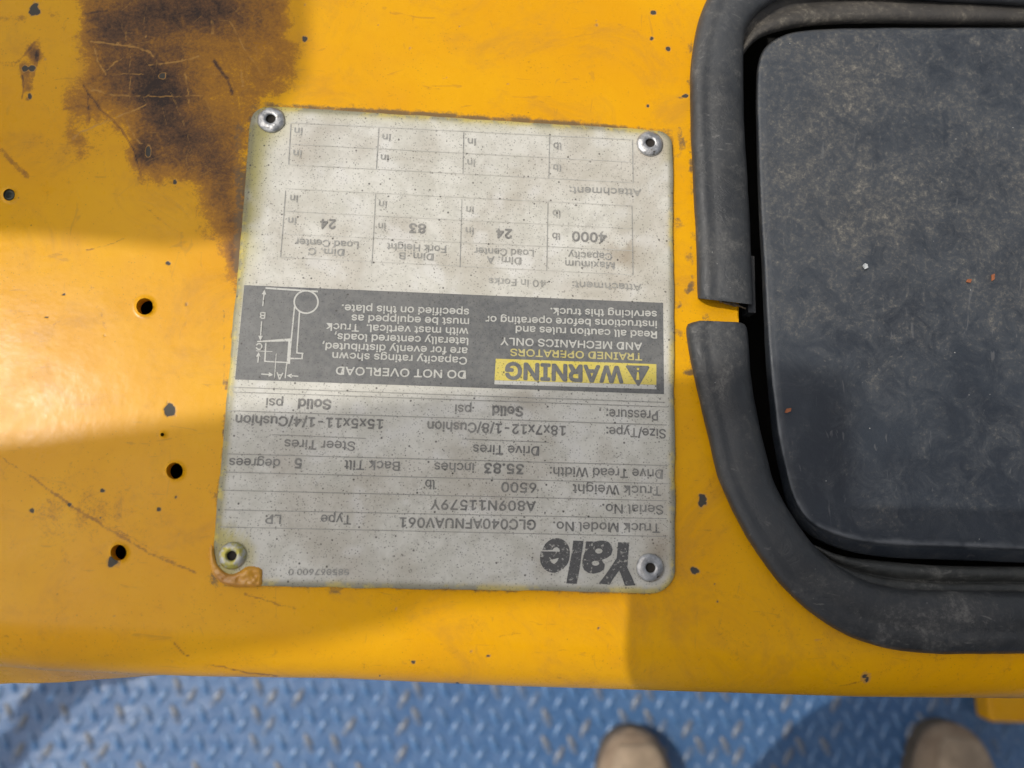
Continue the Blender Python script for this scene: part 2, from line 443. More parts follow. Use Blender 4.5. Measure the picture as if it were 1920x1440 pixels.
for P, wd, k in DSC:
    P = np.array(P, float); b = (PX > P[:, 0].min() - 8) & (PX < P[:, 0].max() + 8) & (PY > P[:, 1].min() - 8) & (PY < P[:, 1].max() + 8)
    d = line_d(PX[b] + (fbm(PX[b], PY[b], 14, 2, 4) - .5) * 5, PY[b] + (fbm(PX[b], PY[b], 14, 2, 5) - .5) * 5, P)
    st[b] += k * sstep(wd + 1.4, wd - .8, d) * (.5 + fbm(PX[b], PY[b], 10, 2, 1))
# bare chips
chip = np.zeros(len(V))
CH = [(318, 770, 9, 12), (213, 1054, 11, 8), (65, 20, 9, 10), (60, 128, 5, 5), (46, 128, 5, 6), (56, 180, 4, 6), (305, 142, 5, 5), (278, 285, 4, 9), (192, 920, 4, 4), (60, 957, 4, 4), (131, 946, 3, 3), (188, 971, 2, 2), (1318, 937, 7, 12), (1302, 1070, 7, 7), (1623, 1270, 5, 9), (1345, 1128, 2, 3),
      (916, 1230, 3, 2.5), (775, 1242, 3, 2), (1122, 1178, 2, 2), (712, 1267, 2, 2), (572, 73, 4, 5), (1225, 24, 4, 4), (1222, 72, 4, 4), (1215, 199, 3, 3), (328, 341, 3, 4), (88, 595, 3, 2), (315, 494, 4, 3), (120, 552, 4, 2), (1340, 1095, 1.5, 1.5), (1535, 1200, 3, 3), (1285, 180, 5, 3), (1253, 92, 4, 4), (298, 955, 3, 3), (330, 932, 2, 2)]
for x, y, rx, ry in CH:
    b = (np.abs(PX - x) < 26) & (np.abs(PY - y) < 26)
    d = np.hypot((PX[b] - x) / rx, (PY[b] - y) / ry) + (fbm(PX[b], PY[b], 8, 3, 2) - .5) * 1.3
    chip[b] = np.maximum(chip[b], sstep(1.45, .75, d))
rs = np.random.default_rng(5)
for i in range(35):
    x, y = rs.uniform(0, 1400), rs.choice([rs.uniform(0, 200), rs.uniform(400, 1290)]); r_ = rs.exponential(.9) + .8
    b = (np.abs(PX - x) < 10) & (np.abs(PY - y) < 10)
    chip[b] = np.maximum(chip[b], rs.uniform(.3, .8) * sstep(r_ + .8, r_ - .4, np.hypot(PX[b] - x, PY[b] - y)))
# grime round the plate and along the trim
PLQ = [(471, 192), (1261, 244), (1267.5, 1115), (393, 1098)]
gd = poly_sd(PX, PY, PLQ); nn = fbm(PX, PY, 30, 4, 0)
gr = .30 * np.exp(-np.maximum(gd, 0) / 4.0) + .22 * np.exp(-np.maximum(gd, 0) / 16) * sstep(.42, .62, nn)
gr += .5 * np.exp(-((PX - 446) / 12) ** 2) * sstep(520, 500, PY) * sstep(180, 260, PY)
gr += .35 * np.exp(-np.maximum(gd, 0) / 10) * sstep(1240, 1100, PX) * sstep(480, 600, PX) * (PY < 400)
gr += .35 * np.exp(-(((PX - 620) / 60) ** 2 + ((PY - 1112) / 8) ** 2)) * sstep(.4, .6, nn)
pat = sstep(.50, .66, fbm(PX, PY, 26, 4, 3))
gr += .45 * pat * sstep(1262, 1275, PX) * (PX < 1330) * sstep(760, 560, PY) * sstep(100, 260, PY)
gr += .45 * np.exp(-(np.abs(PX - 1296) / 6)) * (PY < 700) * sstep(.4, .6, nn)
gr += .8 * np.exp(-(((PX - 1300) / 22) ** 2 + ((PY - 700) / 6) ** 2)) + .6 * np.exp(-(((PX - 1292) / 14) ** 2 + ((PY - 480) / 12) ** 2)) + .5 * np.exp(-(((PX - 1275) / 15) ** 2 + ((PY - 183) / 4) ** 2))
gr += .5 * np.exp(-(((PX - 1340) / 60) ** 2 + ((PY - 575) / 12) ** 2)) * sstep(.4, .6, nn)
gr += .45 * np.exp(-np.maximum(PY - 1000, 0) * 0 - np.abs(PX - 420) / 5) * sstep(.48, .6, fbm(PX, PY, 14, 3, 2)) * (PY > 520) * (PY < 880)
gr += .16 * (PX < 1300) * sstep(260, 60, PY) * sstep(500, 800, PX) * sstep(.40, .6, nn) + .10 * sstep(.45, .65, nn) * (PY < 450) * (PX < 460)
crest = np.exp(-((PY - np.interp(PX, sx, sy)) / 4.0) ** 2)
gr += .40 * crest * sstep(.3, .6, fbm(PX, PY, 40, 4, 1)) * ~flat
PXr = np.clip(st, 0, 1.3)
mesh('body_panel', V, Fs, YEL, fork, attrs=np.stack([PXr, gsc, chip, np.clip(gr, 0, 1)], -1), label='worn yellow steel panel with a dark grease stain and drilled holes')

def tube_down(name, hx, hy, hr, depth, mat, z=Z0):
    n = 40; a = np.linspace(0, 2 * np.pi, n, endpoint=False)
    o = at(hx + hr * np.cos(a), hy + hr * np.sin(a), z)
    Vv = np.vstack([o + [0, 0, .0001], o - [0, 0, depth]])
    return mesh(name, Vv, gridfaces(2, n, True), mat, fork)
for h in HOLES: tube_down('drilled_hole', *h, .0032, YEL2)
# a screw sitting in the small hole at the left border
c = at(18, 366, Z0 - .001)
def lathe(prof, n=36, c=(0, 0, 0), wob=0, seed=0):
    rr = np.random.default_rng(seed); a = np.linspace(0, 2 * np.pi, n, endpoint=False)
    V = []
    for k, (r, z) in enumerate(prof):
        q = 1 + wob * (np.sin(a * 3 + seed) * .5 + np.sin(a * 5 + 2 * seed) * .35 + rr.normal(0, .25, n))
        V.append(np.stack([r * q * np.cos(a), r * q * np.sin(a), np.full(n, z) + rr.normal(0, wob * .001, n)], -1))
    V = np.vstack(V) + np.asarray(c)
    return V, [tuple(f) for f in gridfaces(len(prof), n, True)] + [tuple(range((len(prof) - 1) * n, len(prof) * n))]
V_, F_ = lathe([(.0021, -.004), (.0021, 0), (.0017, .0004), (.0012, .0004), (.001, -.0006)], 24, c, .02, 3)
mesh('screw', V_, F_, simple('tarnished_screw_metal', (.06, .065, .05), .5, .3), fork)
# black sheet standing in for the unlit inside, seen through holes and gap
b0 = (-.5, .32); b1 = (.5, -.045)
mesh('inside_dark_sheet', [(b0[0], b1[1], Z0 - .05), (b1[0], b1[1], Z0 - .05), (b1[0], b0[1], Z0 - .05), (b0[0], b0[1], Z0 - .05)], [(0, 1, 2, 3)], BLACK, fork)
# edge of the opening that shows between the two trims
e = at(np.full(8, 1385.), np.linspace(545, 625, 8), Z0)
mesh('opening_edge', np.vstack([e, e - [0, 0, .003], e - [0, 0, .003] + [-.01, 0, 0]]), gridfaces(3, 8), YEL2, fork)

# ------------------------------------------------------------------ rubber trims
def loft(name, A, B, prof, n, mat, parent=fork, caps=(False, False), wav=0, seed=0, nudge=None):
    A = spline(A, n); B = spline(B, n); k = len(prof)
    s = np.arange(n)
    V = np.zeros((n, k, 3))
    for j, (t, z) in enumerate(prof):
        wv = wav * (fbm(s * 1.0, s * 0 + seed, 9, 3, seed) - .5) * 2
        P = A * (1 - t) + B * t
        P = P + (B - A) / np.linalg.norm(B - A, axis=1)[:, None] * (wv * (1 if t > .5 else -1))[:, None]
        zz = Z0 + z + (fbm(s * 1.0, s * 0 + j * .7, 14, 3, seed + 1) - .5) * .0006
        V[:, j] = at(P[:, 0], P[:, 1], zz)
    Fs = [tuple(f) for f in gridfaces(n, k)]
    if caps[0]: Fs.append(tuple(range(k)))
    if caps[1]: Fs.append(tuple((n - 1) * k + i for i in range(k))[::-1])
    return mesh(name, V.reshape(-1, 3), Fs, mat, parent)
PR = [(0, -.001), (.0, .0012), (.012, .0032), (.05, .0052), (.12, .0064), (.2, .0071), (.27, .0072), (.33, .0070), (.40, .0073), (.5, .0078), (.64, .0079), (.78, .0075), (.88, .0064), (.95, .005), (.985, .0032), (1, .0005), (1, -.006)]
UA = [(1960, -130), (1600, -150), (1450, -125), (1370, -70), (1318, 15), (1297, 110), (1294, 200), (1299, 320), (1304, 440), (1308, 559)]
UB = [(1960, 14), (1780, 4), (1620, -6), (1530, -10), (1470, -4), (1425, 20), (1402, 50), (1394, 90), (1394, 200), (1401, 340), (1408, 460), (1412, 571)]
loft('edge_trim', UA, UB, PR, 150, TRIM, caps=(True, True), wav=2.0, seed=1, )
LA = [(1313, 601), (1294, 606), (1287, 616), (1292, 660), (1302, 715), (1316, 775), (1332, 840), (1350, 905), (1382, 975), (1430, 1055), (1490, 1125), (1570, 1183), (1660, 1214), (1760, 1225), (1920, 1226), (2400, 1226)]
LB = [(1383, 604), (1396, 608), (1401, 622), (1406, 680), (1413, 735), (1423, 790), (1436, 850), (1452, 905), (1484, 965), (1530, 1025), (1575, 1062), (1630, 1090), (1700, 1104), (1780, 1108), (1920, 1109), (2400, 1109)]
# match stations of both sides by the same parameter
def lowpair(n=170):
    return LA, LB
loft('edge_trim', LA, LB, PR, 190, TRIM, caps=(True, False), wav=2.4, seed=2)
# lip of the upper trim that hangs past its cut end, with crusted dirt underneath
lipV = []
for (x, y, z) in ((1398, 480, -.002), (1414, 480, -.002), (1417, 586, -.002), (1403, 586, -.002)): lipV.append(at(x, y, Z0 + z))
lipV = np.array(lipV); mesh('trim_lip', np.vstack([lipV, lipV - [0, 0, .006]]), [(0, 1, 2, 3), (0, 3, 7, 4), (3, 2, 6, 7), (2, 1, 5, 6)], TRIM, fork, smooth=False)
CR = simple('crusted_dirt', (.25, .20, .14), .9, 0, .5, 400, .8, .001)
cr = spline([(1346, 563), (1362, 568), (1385, 573), (1400, 580)], 20); tw = np.sin(np.linspace(0, np.pi, 20)) * 3.0 + .3
cV = np.stack([at(cr[:, 0], cr[:, 1] - tw, Z0 + .0012), at(cr[:, 0], cr[:, 1], Z0 + .0018), at(cr[:, 0], cr[:, 1] + tw, Z0 + .0008)], 1).reshape(-1, 3)
cV += np.random.default_rng(1).normal(0, .00015, cV.shape)
mesh('dirt_crust', cV, gridfaces(20, 3), CR, fork)
# inner seals
PS = [(0, .001), (.02, .002), (.15, .0024), (.35, .001), (.42, .0004), (.5, .001), (.65, .003), (.8, .0034), (.92, .0022), (1, -.001), (1, -.012)]
loft('inner_seal', [(1392, 60), (1420, 20), (1462, -12), (1520, -30), (1600, -48), (1750, -55), (1920, -50), (2400, -30)],
     [(1390, 108), (1408, 84), (1432, 68), (1470, 57), (1530, 48), (1640, 44), (1760, 46), (1920, 47), (2400, 52)][:9], [(t, z - .001) for t, z in PS], 90, SEAL, seed=3)
loft('inner_seal', [(2400, 1125), (1920, 1122), (1760, 1122), (1640, 1110), (1560, 1070), (1520, 1030)], [(2400, 1064), (1920, 1062), (1760, 1060), (1660, 1052), (1580, 1042), (1528, 1022)],
     [(0, -.004), (.2, -.003), (.42, -.003), (.46, -.0055), (.54, -.0055), (.58, -.003), (.8, -.0022), (.95, -.003), (1, -.006), (1, -.02)], 80, rubber('dark_seal_rubber', (.040, .043, .042), (.15, .15, .14), .9, .5), seed=4)

# ------------------------------------------------------------------ black pad in the opening
def pad_mat():
    t = NT('scuffed_black_pad')
    big = t.noise(16, 5, .65, .4); f = t.noise(520, 8, .85, .3); f2 = t.noise(95, 9, .8, .8)
    r, g_, b, a = t.mask()
    gate = t.math('ADD', t.math('MULTIPLY', big, .35), t.math('MULTIPLY', f2, .65))
    gate = t.math('ADD', gate, t.math('MULTIPLY', t.math('SUBTRACT', r, .5), .13))
    c = t.mix(t.map(t.noise(30, 3), .35, .65), (.015, .020, .029), (.024, .031, .042))
    c = t.mix(t.map(gate, .40, .60, 0, .5), c, (.072, .079, .088))
    d = t.math('ADD', t.math('MULTIPLY', f, .55), t.math('MULTIPLY', gate, .45))
    c = t.mix(t.map(d, .51, .62, 0, .62), c, (.15, .14, .12))
    c = t.mix(t.map(d, .58, .66, 0, .6), c, (.30, .27, .22))
    cr_ = t.map(t.noise(200, 3, .6, 1.5, co=t.stretch((1, .3, 1), .8)), .66, .71, 0, .35)
    c = t.mix(cr_, c, (.15, .15, .15))
    c = t.mix(t.map(g_, .1, 1, 0, .8), c, (.14, .15, .165))  # pale edge line: wear plus painted highlight
    s1 = t.math('MULTIPLY', t.map(t.vor(230), .02, .06, 1, 0), t.map(t.noise(50, 2), .56, .62))
    c = t.mix(s1, c, (.4, .4, .38))
    n = t.bump(t.noise(1100, 3), .3, .00015, t.bump(f2, .35, .0005, t.bump(t.noise(25, 3), .15, .003)))
    return t.out(c, t.map(d, .35, .65, .38, .7), n, spec=.55)
PAD = pad_mat()
PT = [(1421, 160), (1424, 120), (1436, 92), (1462, 72), (1500, 61), (1580, 56), (1750, 54), (1920, 54), (2300, 58), (2560, 62), (2640, 120), (2650, 500), (2640, 900), (2600, 1010), (2500, 1040), (2200, 1036), (1920, 1029), (1750, 1024), (1640, 1018), (1570, 1003), (1520, 978), (1492, 940), (1476, 890), (1461, 820), (1450, 740), (1441, 640), (1434, 520), (1427, 400), (1422, 280)]
n = 420
P = spline(PT, n, True)
T = np.roll(P, -1, 0) - np.roll(P, 1, 0); N = np.stack([-T[:, 1], T[:, 0]], -1); N /= np.linalg.norm(N, axis=1)[:, None]
cen = P.mean(0)
if ((P - cen) * N).sum() < 0: N = -N
wob = (fbm(np.arange(n) * 1., np.zeros(n), 8, 3, 1) - .5)[:, None]
rings = []; att = []
ztop = Z0 + .004
outset = np.interp(P[:, 1], [60, 600, 900, 1030], [2, 6, 14, 26])[:, None]
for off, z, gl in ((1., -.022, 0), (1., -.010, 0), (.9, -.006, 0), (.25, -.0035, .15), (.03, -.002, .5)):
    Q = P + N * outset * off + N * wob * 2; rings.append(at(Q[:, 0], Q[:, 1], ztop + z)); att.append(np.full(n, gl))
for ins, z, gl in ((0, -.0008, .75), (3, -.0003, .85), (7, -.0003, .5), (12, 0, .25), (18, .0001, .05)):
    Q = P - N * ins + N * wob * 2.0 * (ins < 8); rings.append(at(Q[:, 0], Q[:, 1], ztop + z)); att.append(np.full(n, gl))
Q0 = P - N * 18
for k in np.linspace(.95, .05, 24): 
    Q = cen + (Q0 - cen) * k; rings.append(at(Q[:, 0], Q[:, 1], ztop + .0001 + .0012 * (1 - k ** 3))); att.append(np.zeros(n))
V = np.vstack(rings); AT = np.concatenate(att)
PX, PY = proj(V)
low = sstep(1500, 1420, PX) + sstep(940, 1010, PY)
AT = AT * (.25 + .75 * np.clip(sstep(640, 720, PY), 0, 1) + .5 * sstep(985, 1005, PY)) * (fbm(PX, PY, 18, 3, 2) * 1.5).clip(0, 1) * (PX < 2000)  # worn pale edge, with the highlight of the lower edge painted in
dust = .5 + .45 * sstep(720, 520, PY) - .4 * sstep(600, 760, PY) + (fbm(PX, PY, 200, 3, 1) - .5) * .7 - .2 * sstep(1500, 1440, PX)
Fs = [tuple(f) for f in gridfaces(len(rings), n, True)] + [tuple(range((len(rings) - 1) * n, len(rings) * n))]
mesh('rubber_pad', V, Fs, PAD, fork, attrs=np.stack([dust, AT, 0 * AT, 0 * AT + 1], -1), label='black moulded pad with dusty scuffed top and rounded corners')

# ------------------------------------------------------------------ data plate
ZP = Z0 + .0013
corn = [at(x, y, ZP)[:2] for x, y in ((472, 196), (1262, 245), (1267.5, 1113.5), (394, 1097))]
rad = [at(p[0] + r, p[1], ZP)[0] - at(p[0], p[1], ZP)[0] for p, r in (((472, 196), 34), ((1262, 245), 30), ((1267, 1113), 44), ((394, 1097), 48))]
out = []
for i in range(4):
    p, a, b = corn[i], corn[i - 1], corn[(i + 1) % 4]
    u = (a - p) / np.linalg.norm(a - p); v = (b - p) / np.linalg.norm(b - p); r = rad[i]
    for k in np.linspace(0, np.pi / 2, 13):
        out.append(p + u * r * (1 - np.sin(k)) + v * r * (1 - np.cos(k)))
out = np.array(out)
n = 400
s = np.r_[0, np.cumsum(np.linalg.norm(np.diff(np.vstack([out, out[:1]]), axis=0), axis=1))]
oc = np.vstack([out, out[:1]])
uu = np.linspace(0, s[-1], n, endpoint=False)
P = np.stack([np.interp(uu, s, oc[:, k]) for k in (0, 1)], -1)
T = np.roll(P, -1, 0) - np.roll(P, 1, 0); N = np.stack([-T[:, 1], T[:, 0]], -1); N /= np.linalg.norm(N, axis=1)[:, None]
cen = P.mean(0)
if ((P - cen) * N).sum() < 0: N = -N
wob = (fbm(np.arange(n) * 1., np.zeros(n), 6, 3, 3) - .5)[:, None] * .0008
rings = []; edge = []
for ins, z, e_ in ((-.0001, -.0013, 1), (0, -.0004, 1), (.00025, -.0001, 1), (.0012, 0, .85), (.0017, .00005, .55), (.0024, 0, .15), (.0034, 0, 0)):
    Q = P - N * ins + N * wob * (ins < .0003); rings.append(np.c_[Q, np.full(n, ZP + z)]); edge.append(np.full(n, float(e_)))
Q0 = P - N * .0034
for k in np.linspace(.97, .03, 46):
    Q = cen + (Q0 - cen) * k; rings.append(np.c_[Q, np.full(n, ZP)]); edge.append(np.zeros(n))
V = np.vstack(rings); EG = np.concatenate(edge)
PX, PY = proj(V)
dl = -poly_sd(PX, PY, PLQ)
left = PX - np.interp(PY, [196, 1097], [472, 394])
yl = sstep(60, 0, left) * sstep(620, 260, PY) * (.3 + fbm(PX, PY, 60, 4, 1)) + .5 * sstep(70, 10, np.hypot(PX - 500, PY - 225)) + .9 * sstep(70, 30, np.hypot(PX - 410, PY - 1040)) * (PX < 440) + .5 * sstep(26, 14, np.abs(np.hypot(PX - 434, PY - 1043) - 25))
yl += .5 * sstep(18, 5, left) + .35 * sstep(45, 5, left) * sstep(700, 400, PY)
yl += .3 * sstep(30, 8, dl) * (PY < 300)
br = .55 * np.exp(-(((PX - 1160) / 34) ** 2 + ((PY - 480) / 44) ** 2)) * sstep(.3, .6, fbm(PX, PY, 30, 3, 2)) + .35 * np.exp(-(((PX - 985) / 40) ** 2 + ((PY - 750) / 24) ** 2)) + .5 * np.exp(-(((PX - 857) / 10) ** 2 + ((PY - 798) / 10) ** 2)) + .22 * sstep(.52, .72, fbm(PX, PY, 110, 4, 3)) + .55 * np.exp(-(((PX - 1235) / 26) ** 2 + ((PY - 1030) / 40) ** 2)) + .35 * np.exp(-(((PX - 1220) / 34) ** 2 + ((PY - 268) / 30) ** 2)) + .18 * np.exp(-(((PX - 560) / 30) ** 2 + ((PY - 295) / 26) ** 2))
wh = np.exp(-(line_d(PX, PY, [(700, 830), (770, 800), (830, 770), (900, 755)]) / 16) ** 2) * .8 * fbm(PX, PY, 20, 3, 1) + .5 * sstep(.58, .75, fbm(PX, PY, 45, 4, 4))
Fs = [tuple(f) for f in gridfaces(len(rings), n, True)] + [tuple(range((len(rings) - 1) * n, len(rings) * n))]

def plate_surface(t, attr):
    fx = t.noise(30, 6, .65); f = t.noise(300, 6, .7); g = t.noise(90, 5, .7, .5)
    c = t.mix(t.map(g, .35, .65), (.55, .535, .47), (.66, .645, .585))
    c = t.mix(t.map(f, .5, .75, 0, .5), c, (.40, .385, .34))
    c = t.mix(t.map(fx, .5, .72, 0, .35), c, (.44, .41, .36))
    if attr:
        r, gg, b, a = t.mask()
        c = t.mix(r, c, (.46, .40, .10)); c = t.mix(gg, c, (.27, .20, .12)); c = t.mix(b, c, (.70, .69, .66))
        ey = t.mix(t.map(t.noise(75, 4, .7), .48, .60), (.20, .185, .11), (.50, .38, .04))
        c = t.mix(t.math('MULTIPLY', a, .78), c, ey)
    return c
def specks(t, c):
    # black pepper specks of several sizes
    for sc, r0, r1, lo, hi, k in ((330, .05, .17, .56, .62, .9), (560, .06, .20, .48, .56, .65), (850, .08, .28, .36, .46, .55), (1300, .10, .34, .30, .4, .5), (150, .02, .07, .58, .62, .92)):
        v = t.map(t.vor(sc), r0, r1, k, 0)
        rnd = t.n('ShaderNodeTexWhiteNoise', noise_dimensions='3D')
        q = t.n('ShaderNodeTexVoronoi'); q.inputs['Scale'].default_value = sc; t.l(t.co, q.inputs['Vector'])
        sepc = t.n('ShaderNodeSeparateColor'); t.l(q.outputs['Color'], sepc.inputs[0])
        gate = t.map(sepc.outputs[0], lo, hi)
        c = t.mix(t.math('MULTIPLY', v, gate), c, (.05, .045, .04))
    return c
t = NT('weathered_plate'); c = specks(t, plate_surface(t, True))
PLATE = t.out(c, .42, t.bump(t.noise(140, 4), .12, .0005), spec=.4)
plate = mesh('data_plate', V, Fs, PLATE, fork, attrs=np.stack([yl.clip(0, .8), br.clip(0, 1), wh.clip(0, 1), EG], -1), label='weathered white capacity plate held by four rivets, printed upside down to the camera')

def ink(name, col, cover, fade=.0, spk=True, lo=.3, hi=.62, size=500, patch=.4):
    """ink lying thinly on the plate: worn through to the plate by noise"""
    t = NT(name); base = plate_surface(t, False)
    w_ = t.math('ADD', t.math('MULTIPLY', t.noise(size, 5, .75), 1 - patch), t.math('MULTIPLY', t.noise(60, 3), patch))
    k = t.map(w_, lo, hi, cover, cover * (1 - fade))
    c = t.mix(k, base, col)
    if spk: c = specks(t, c)
    return t.out(c, .42, None, spec=.4)
INK = ink('grey_ink', (.085, .085, .09), .88, .35)
INKB = ink('bold_grey_ink', (.07, .07, .075), .88, .35)
INKF = ink('faded_ink', (.11, .115, .12), .72, .45)
INKL = ink('faint_rule_ink', (.16, .16, .16), .42, .7)
INKR = ink('rule_ink', (.12, .12, .12), .70, .4)
BLK = ink('black_block_ink', (.078, .083, .090), .95, .15)
WHT = ink('white_print', (.50, .50, .47), .85, .25)
YLP = ink('yellow_print', (.62, .50, .055), .95, .15)
YLT = ink('yellow_lettering', (.50, .42, .08), .9, .3)
LOGO = ink('logo_ink', (.07, .07, .074), .93, .8, True, .57, .63, 900, 0)

ZB, ZI, ZT = ZP + .00008, ZP + .00010, ZP + .00016
# fonts: the interface font shipped inside Blender, else the built-in one
font = None
for base in (bpy.utils.resource_path('LOCAL'), bpy.utils.resource_path('SYSTEM')):
    fp = os.path.join(base, 'datafiles', 'fonts', 'Inter.woff2')
    if font is None and base and os.path.exists(fp):
        try: font = D.fonts.load(fp)
        except Exception: font = None
def glyphs(txt, off=0.0, shear=0.0, res=4, space=1.0):
    cu = D.curves.new('t', 'FONT'); cu.body = txt; cu.fill_mode = 'FRONT'; cu.resolution_u = res
    if font: cu.font = font
    cu.offset = off; cu.shear = shear; cu.space_character = space
    o = D.objects.new('t', cu); COL.objects.link(o)
    me = o.to_mesh()
    V = np.array([v.co[:] for v in me.vertices]).reshape(-1, 3); Fs = [tuple(p.vertices) for p in me.polygons]
    o.to_mesh_clear(); D.objects.remove(o); D.curves.remove(cu)
    if '4' in txt and txt != '4':
        w4 = np.ptp(glyphs('4', off, shear, res, space)[0][:, 0]) if W4[0] is None else W4[0]
        W4[0] = w4
        for i in [k for k, ch in enumerate(txt) if ch == '4']:
            if i == len(txt) - 1: x1 = V[:, 0].max()
            else:
                cu = D.curves.new('t', 'FONT'); cu.body = txt[:i + 1]
                if font: cu.font = font
                o = D.objects.new('t', cu); COL.objects.link(o); me = o.to_mesh(); x1 = max(v.co[0] for v in me.vertices)
                o.to_mesh_clear(); D.objects.remove(o); D.curves.remove(cu)
            x0 = x1 - w4; h4 = CAPU
            Fs = [f for f in Fs if not (x0 - .01 < np.mean([V[v, 0] for v in f]) < x1 + .01)]
            n4 = len(V)
            q4 = [(.60, 0), (.78, 0), (.78, 1), (.60, 1), (0, .23), (1, .23), (1, .36), (0, .36), (0, .34), (.17, .34), (.66, .82), (.66, 1)]
            V = np.vstack([V, [(x0 + a_ * w4, b_ * h4, 0) for a_, b_ in q4]]); Fs += [(n4, n4 + 1, n4 + 2, n4 + 3), (n4 + 4, n4 + 5, n4 + 6, n4 + 7), (n4 + 8, n4 + 9, n4 + 10, n4 + 11)]
    # triangles whose outlines overlap inside a letter get their own level, never one plane
    V2 = []; F2 = []; Zl = []
    for i, f in enumerate(Fs):
        F2.append(tuple(range(len(V2), len(V2) + len(f)))); V2 += [V[v, :2] for v in f]; Zl += [i % 40 * .0000013] * len(f)
    GZ[0] = np.array(Zl)
    return np.array(V2), F2
GZ = [0]; W4 = [None]
hv, _ = glyphs('H'); CAPU = hv[:, 1].max() - hv[:, 1].min()
class Print:
    """each string or line becomes an object of its own"""
    def __init__(s, name='lettering', mat=None): s.V = []; s.F = []; s.n = 0; s.name = name; s.mat = mat; s.zz = 0
    def add(s, V, Fs):
        V = np.asarray(V); s.V.append(V); s.F += [tuple(i + s.n for i in f) for f in Fs]; s.n += len(V)
    def text(s, txt, p0, p1, cap, z=None, bold=.45, shear=0.0):
        z = z or ZI
        g, Fs = glyphs(txt, 0, shear, 3 if cap < 30 else 8); lv = GZ[0]
        mxa = [(0, 0)] + [(bold * q * math.cos(a), bold * q * math.sin(a)) for q in ((1,) if bold < 2 else (1, .55)) for a in np.linspace(0, 2 * np.pi, 4 if bold < .9 else 8 if bold < 2 else 14, endpoint=False)]
        for n_, (dx, dy) in enumerate(mxa):
            zc = z + n_ * .0000085
            a = at(p0[0] - bold + dx, p0[1] + dy, zc); b = at(p1[0] + bold + dx, p1[1] + dy, zc)
            k = (a[1] - at(p0[0], p0[1] + dy + cap, zc)[1]) / CAPU
            u = (g[:, 0] - g[:, 0].min()) / np.ptp(g[:, 0])
            X = a[0] + (b[0] - a[0]) * u; Y = a[1] + (b[1] - a[1]) * u - g[:, 1] * k
            s.add(np.c_[X, Y, zc + lv], Fs)
        if s.mat: s.flush()
    def seg(s, p0, p1, w, z=None, w2=None):
        z = (z or ZI) + s.zz; s.zz += .000005
        a = np.array(p0, float); b = np.array(p1, float); t = b - a; nrm = np.array([-t[1], t[0]]) / np.linalg.norm(t)
        w2 = w if w2 is None else w2
        q = np.array([a + nrm * w / 2, b + nrm * w2 / 2, b - nrm * w2 / 2, a - nrm * w / 2])
        s.add(at(q[:, 0], q[:, 1], z), [(0, 1, 2, 3)])
        if s.mat: s.flush()
    def poly(s, P, z=None):
        P = np.array(P, float); s.add(at(P[:, 0], P[:, 1], (z or ZI) + s.zz), [tuple(range(len(P)))]); s.zz += .000005
    def ring(s, c, rx, ry, w, z=None, n=40):
        a = np.linspace(0, 2 * np.pi, n, endpoint=False); z = (z or ZI) + s.zz; s.zz += .000005
        o = at(c[0] + (rx + w / 2) * np.cos(a), c[1] + (ry + w / 2) * np.sin(a), z)
        i = at(c[0] + (rx - w / 2) * np.cos(a), c[1] + (ry - w / 2) * np.sin(a), z)
        s.add(np.vstack([o, i]), [tuple(f) for f in gridfaces(2, n, True)])
    def flush(s): mesh(s.name, np.vstack(s.V), s.F, s.mat, plate, smooth=False); s.V = []; s.F = []; s.n = 0
    def build(s, name, mat):
        if s.V: return mesh(name, np.vstack(s.V), s.F, mat, plate, smooth=False)

P = Print('ruled_line', INKR)   # form rules
for l in (((413, 988), (1250, 1006)), ((422, 956), (1250, 972.5)), ((416, 919), (1250, 939)), ((419, 885), (1253, 907)), ((428, 851), (1253, 873)), ((426, 770), (1250, 797)), ((437, 735), (1253, 763)), ((438, 726), (1247, 754.5)), ((510, 815), (686, 822)), ((866, 823), (1029, 829.5))):
    P.seg(*l, 1.6)
P = Print('ruled_line', INKL)
for l in (((526, 482), (1187, 515.5)), ((529.7, 438.5), (1187, 470)), ((533, 396), (1186, 428.7)), ((535.6, 353.5), (1185, 386)), ((541, 308.7), (1187, 342.5)), ((543.5, 270), (1186, 303.8)), ((545.5, 230), (1186, 262))):
    P.seg(*l, 1.3)
P = Print('table_line', INKF)
for l in (((535.6, 357), (526, 482)), ((704.4, 364), (697.3, 495)), ((866, 374), (862.5, 501)), ((1027.5, 380), (1025, 508)), ((1185, 386), (1187, 515.5)), ((545.5, 232), (541, 308.7)), ((710.3, 240), (705.6, 317)), ((869.5, 248), (868, 326)), ((1030.5, 256), (1029, 335)), ((1186, 263), (1187, 342.5))):
    P.seg(*l, 1.7)
P = Print('lettering', INK); B = Print('lettering', INKB); NUM = Print('lettering', INKF)
for a in (("Truck Model No.", (1238, 982), (1037, 978), 17), ("Type", (659, 966.5), (602, 965.3), 17), ("LP", (527.5, 965.5), (498, 964.8), 17), ("Serial No.", (1244, 947.5), (1129, 945), 17), ("Truck Weight", (1239.5, 912.5), (1073.5, 907.8), 17), ("lb", (815, 900.5), (797.5, 899.6), 17),
          ("Drive Tread Width:", (1243, 880.5), (1030.6, 875.6), 17), ("inches", (889.3, 869), (814.6, 867.3), 17), ("Back Tilt", (750, 865.8), (646, 863), 17), ("degrees", (525.8, 861), (430.2, 858.9), 17), ("Drive Tires", (1011, 837.4), (887, 833.5), 17), ("Steer Tires", (666.5, 828.4), (533.5, 824), 17),
          ("Size/Type:", (1248.6, 805), (1136.6, 800.5), 17), ("Pressure:", (1233.7, 770.5), (1136.6, 767), 18), ("psi", (884, 760), (853, 758.7), 17), ("psi", (530.8, 748), (499, 746.6), 17)):
    P.text(*a)
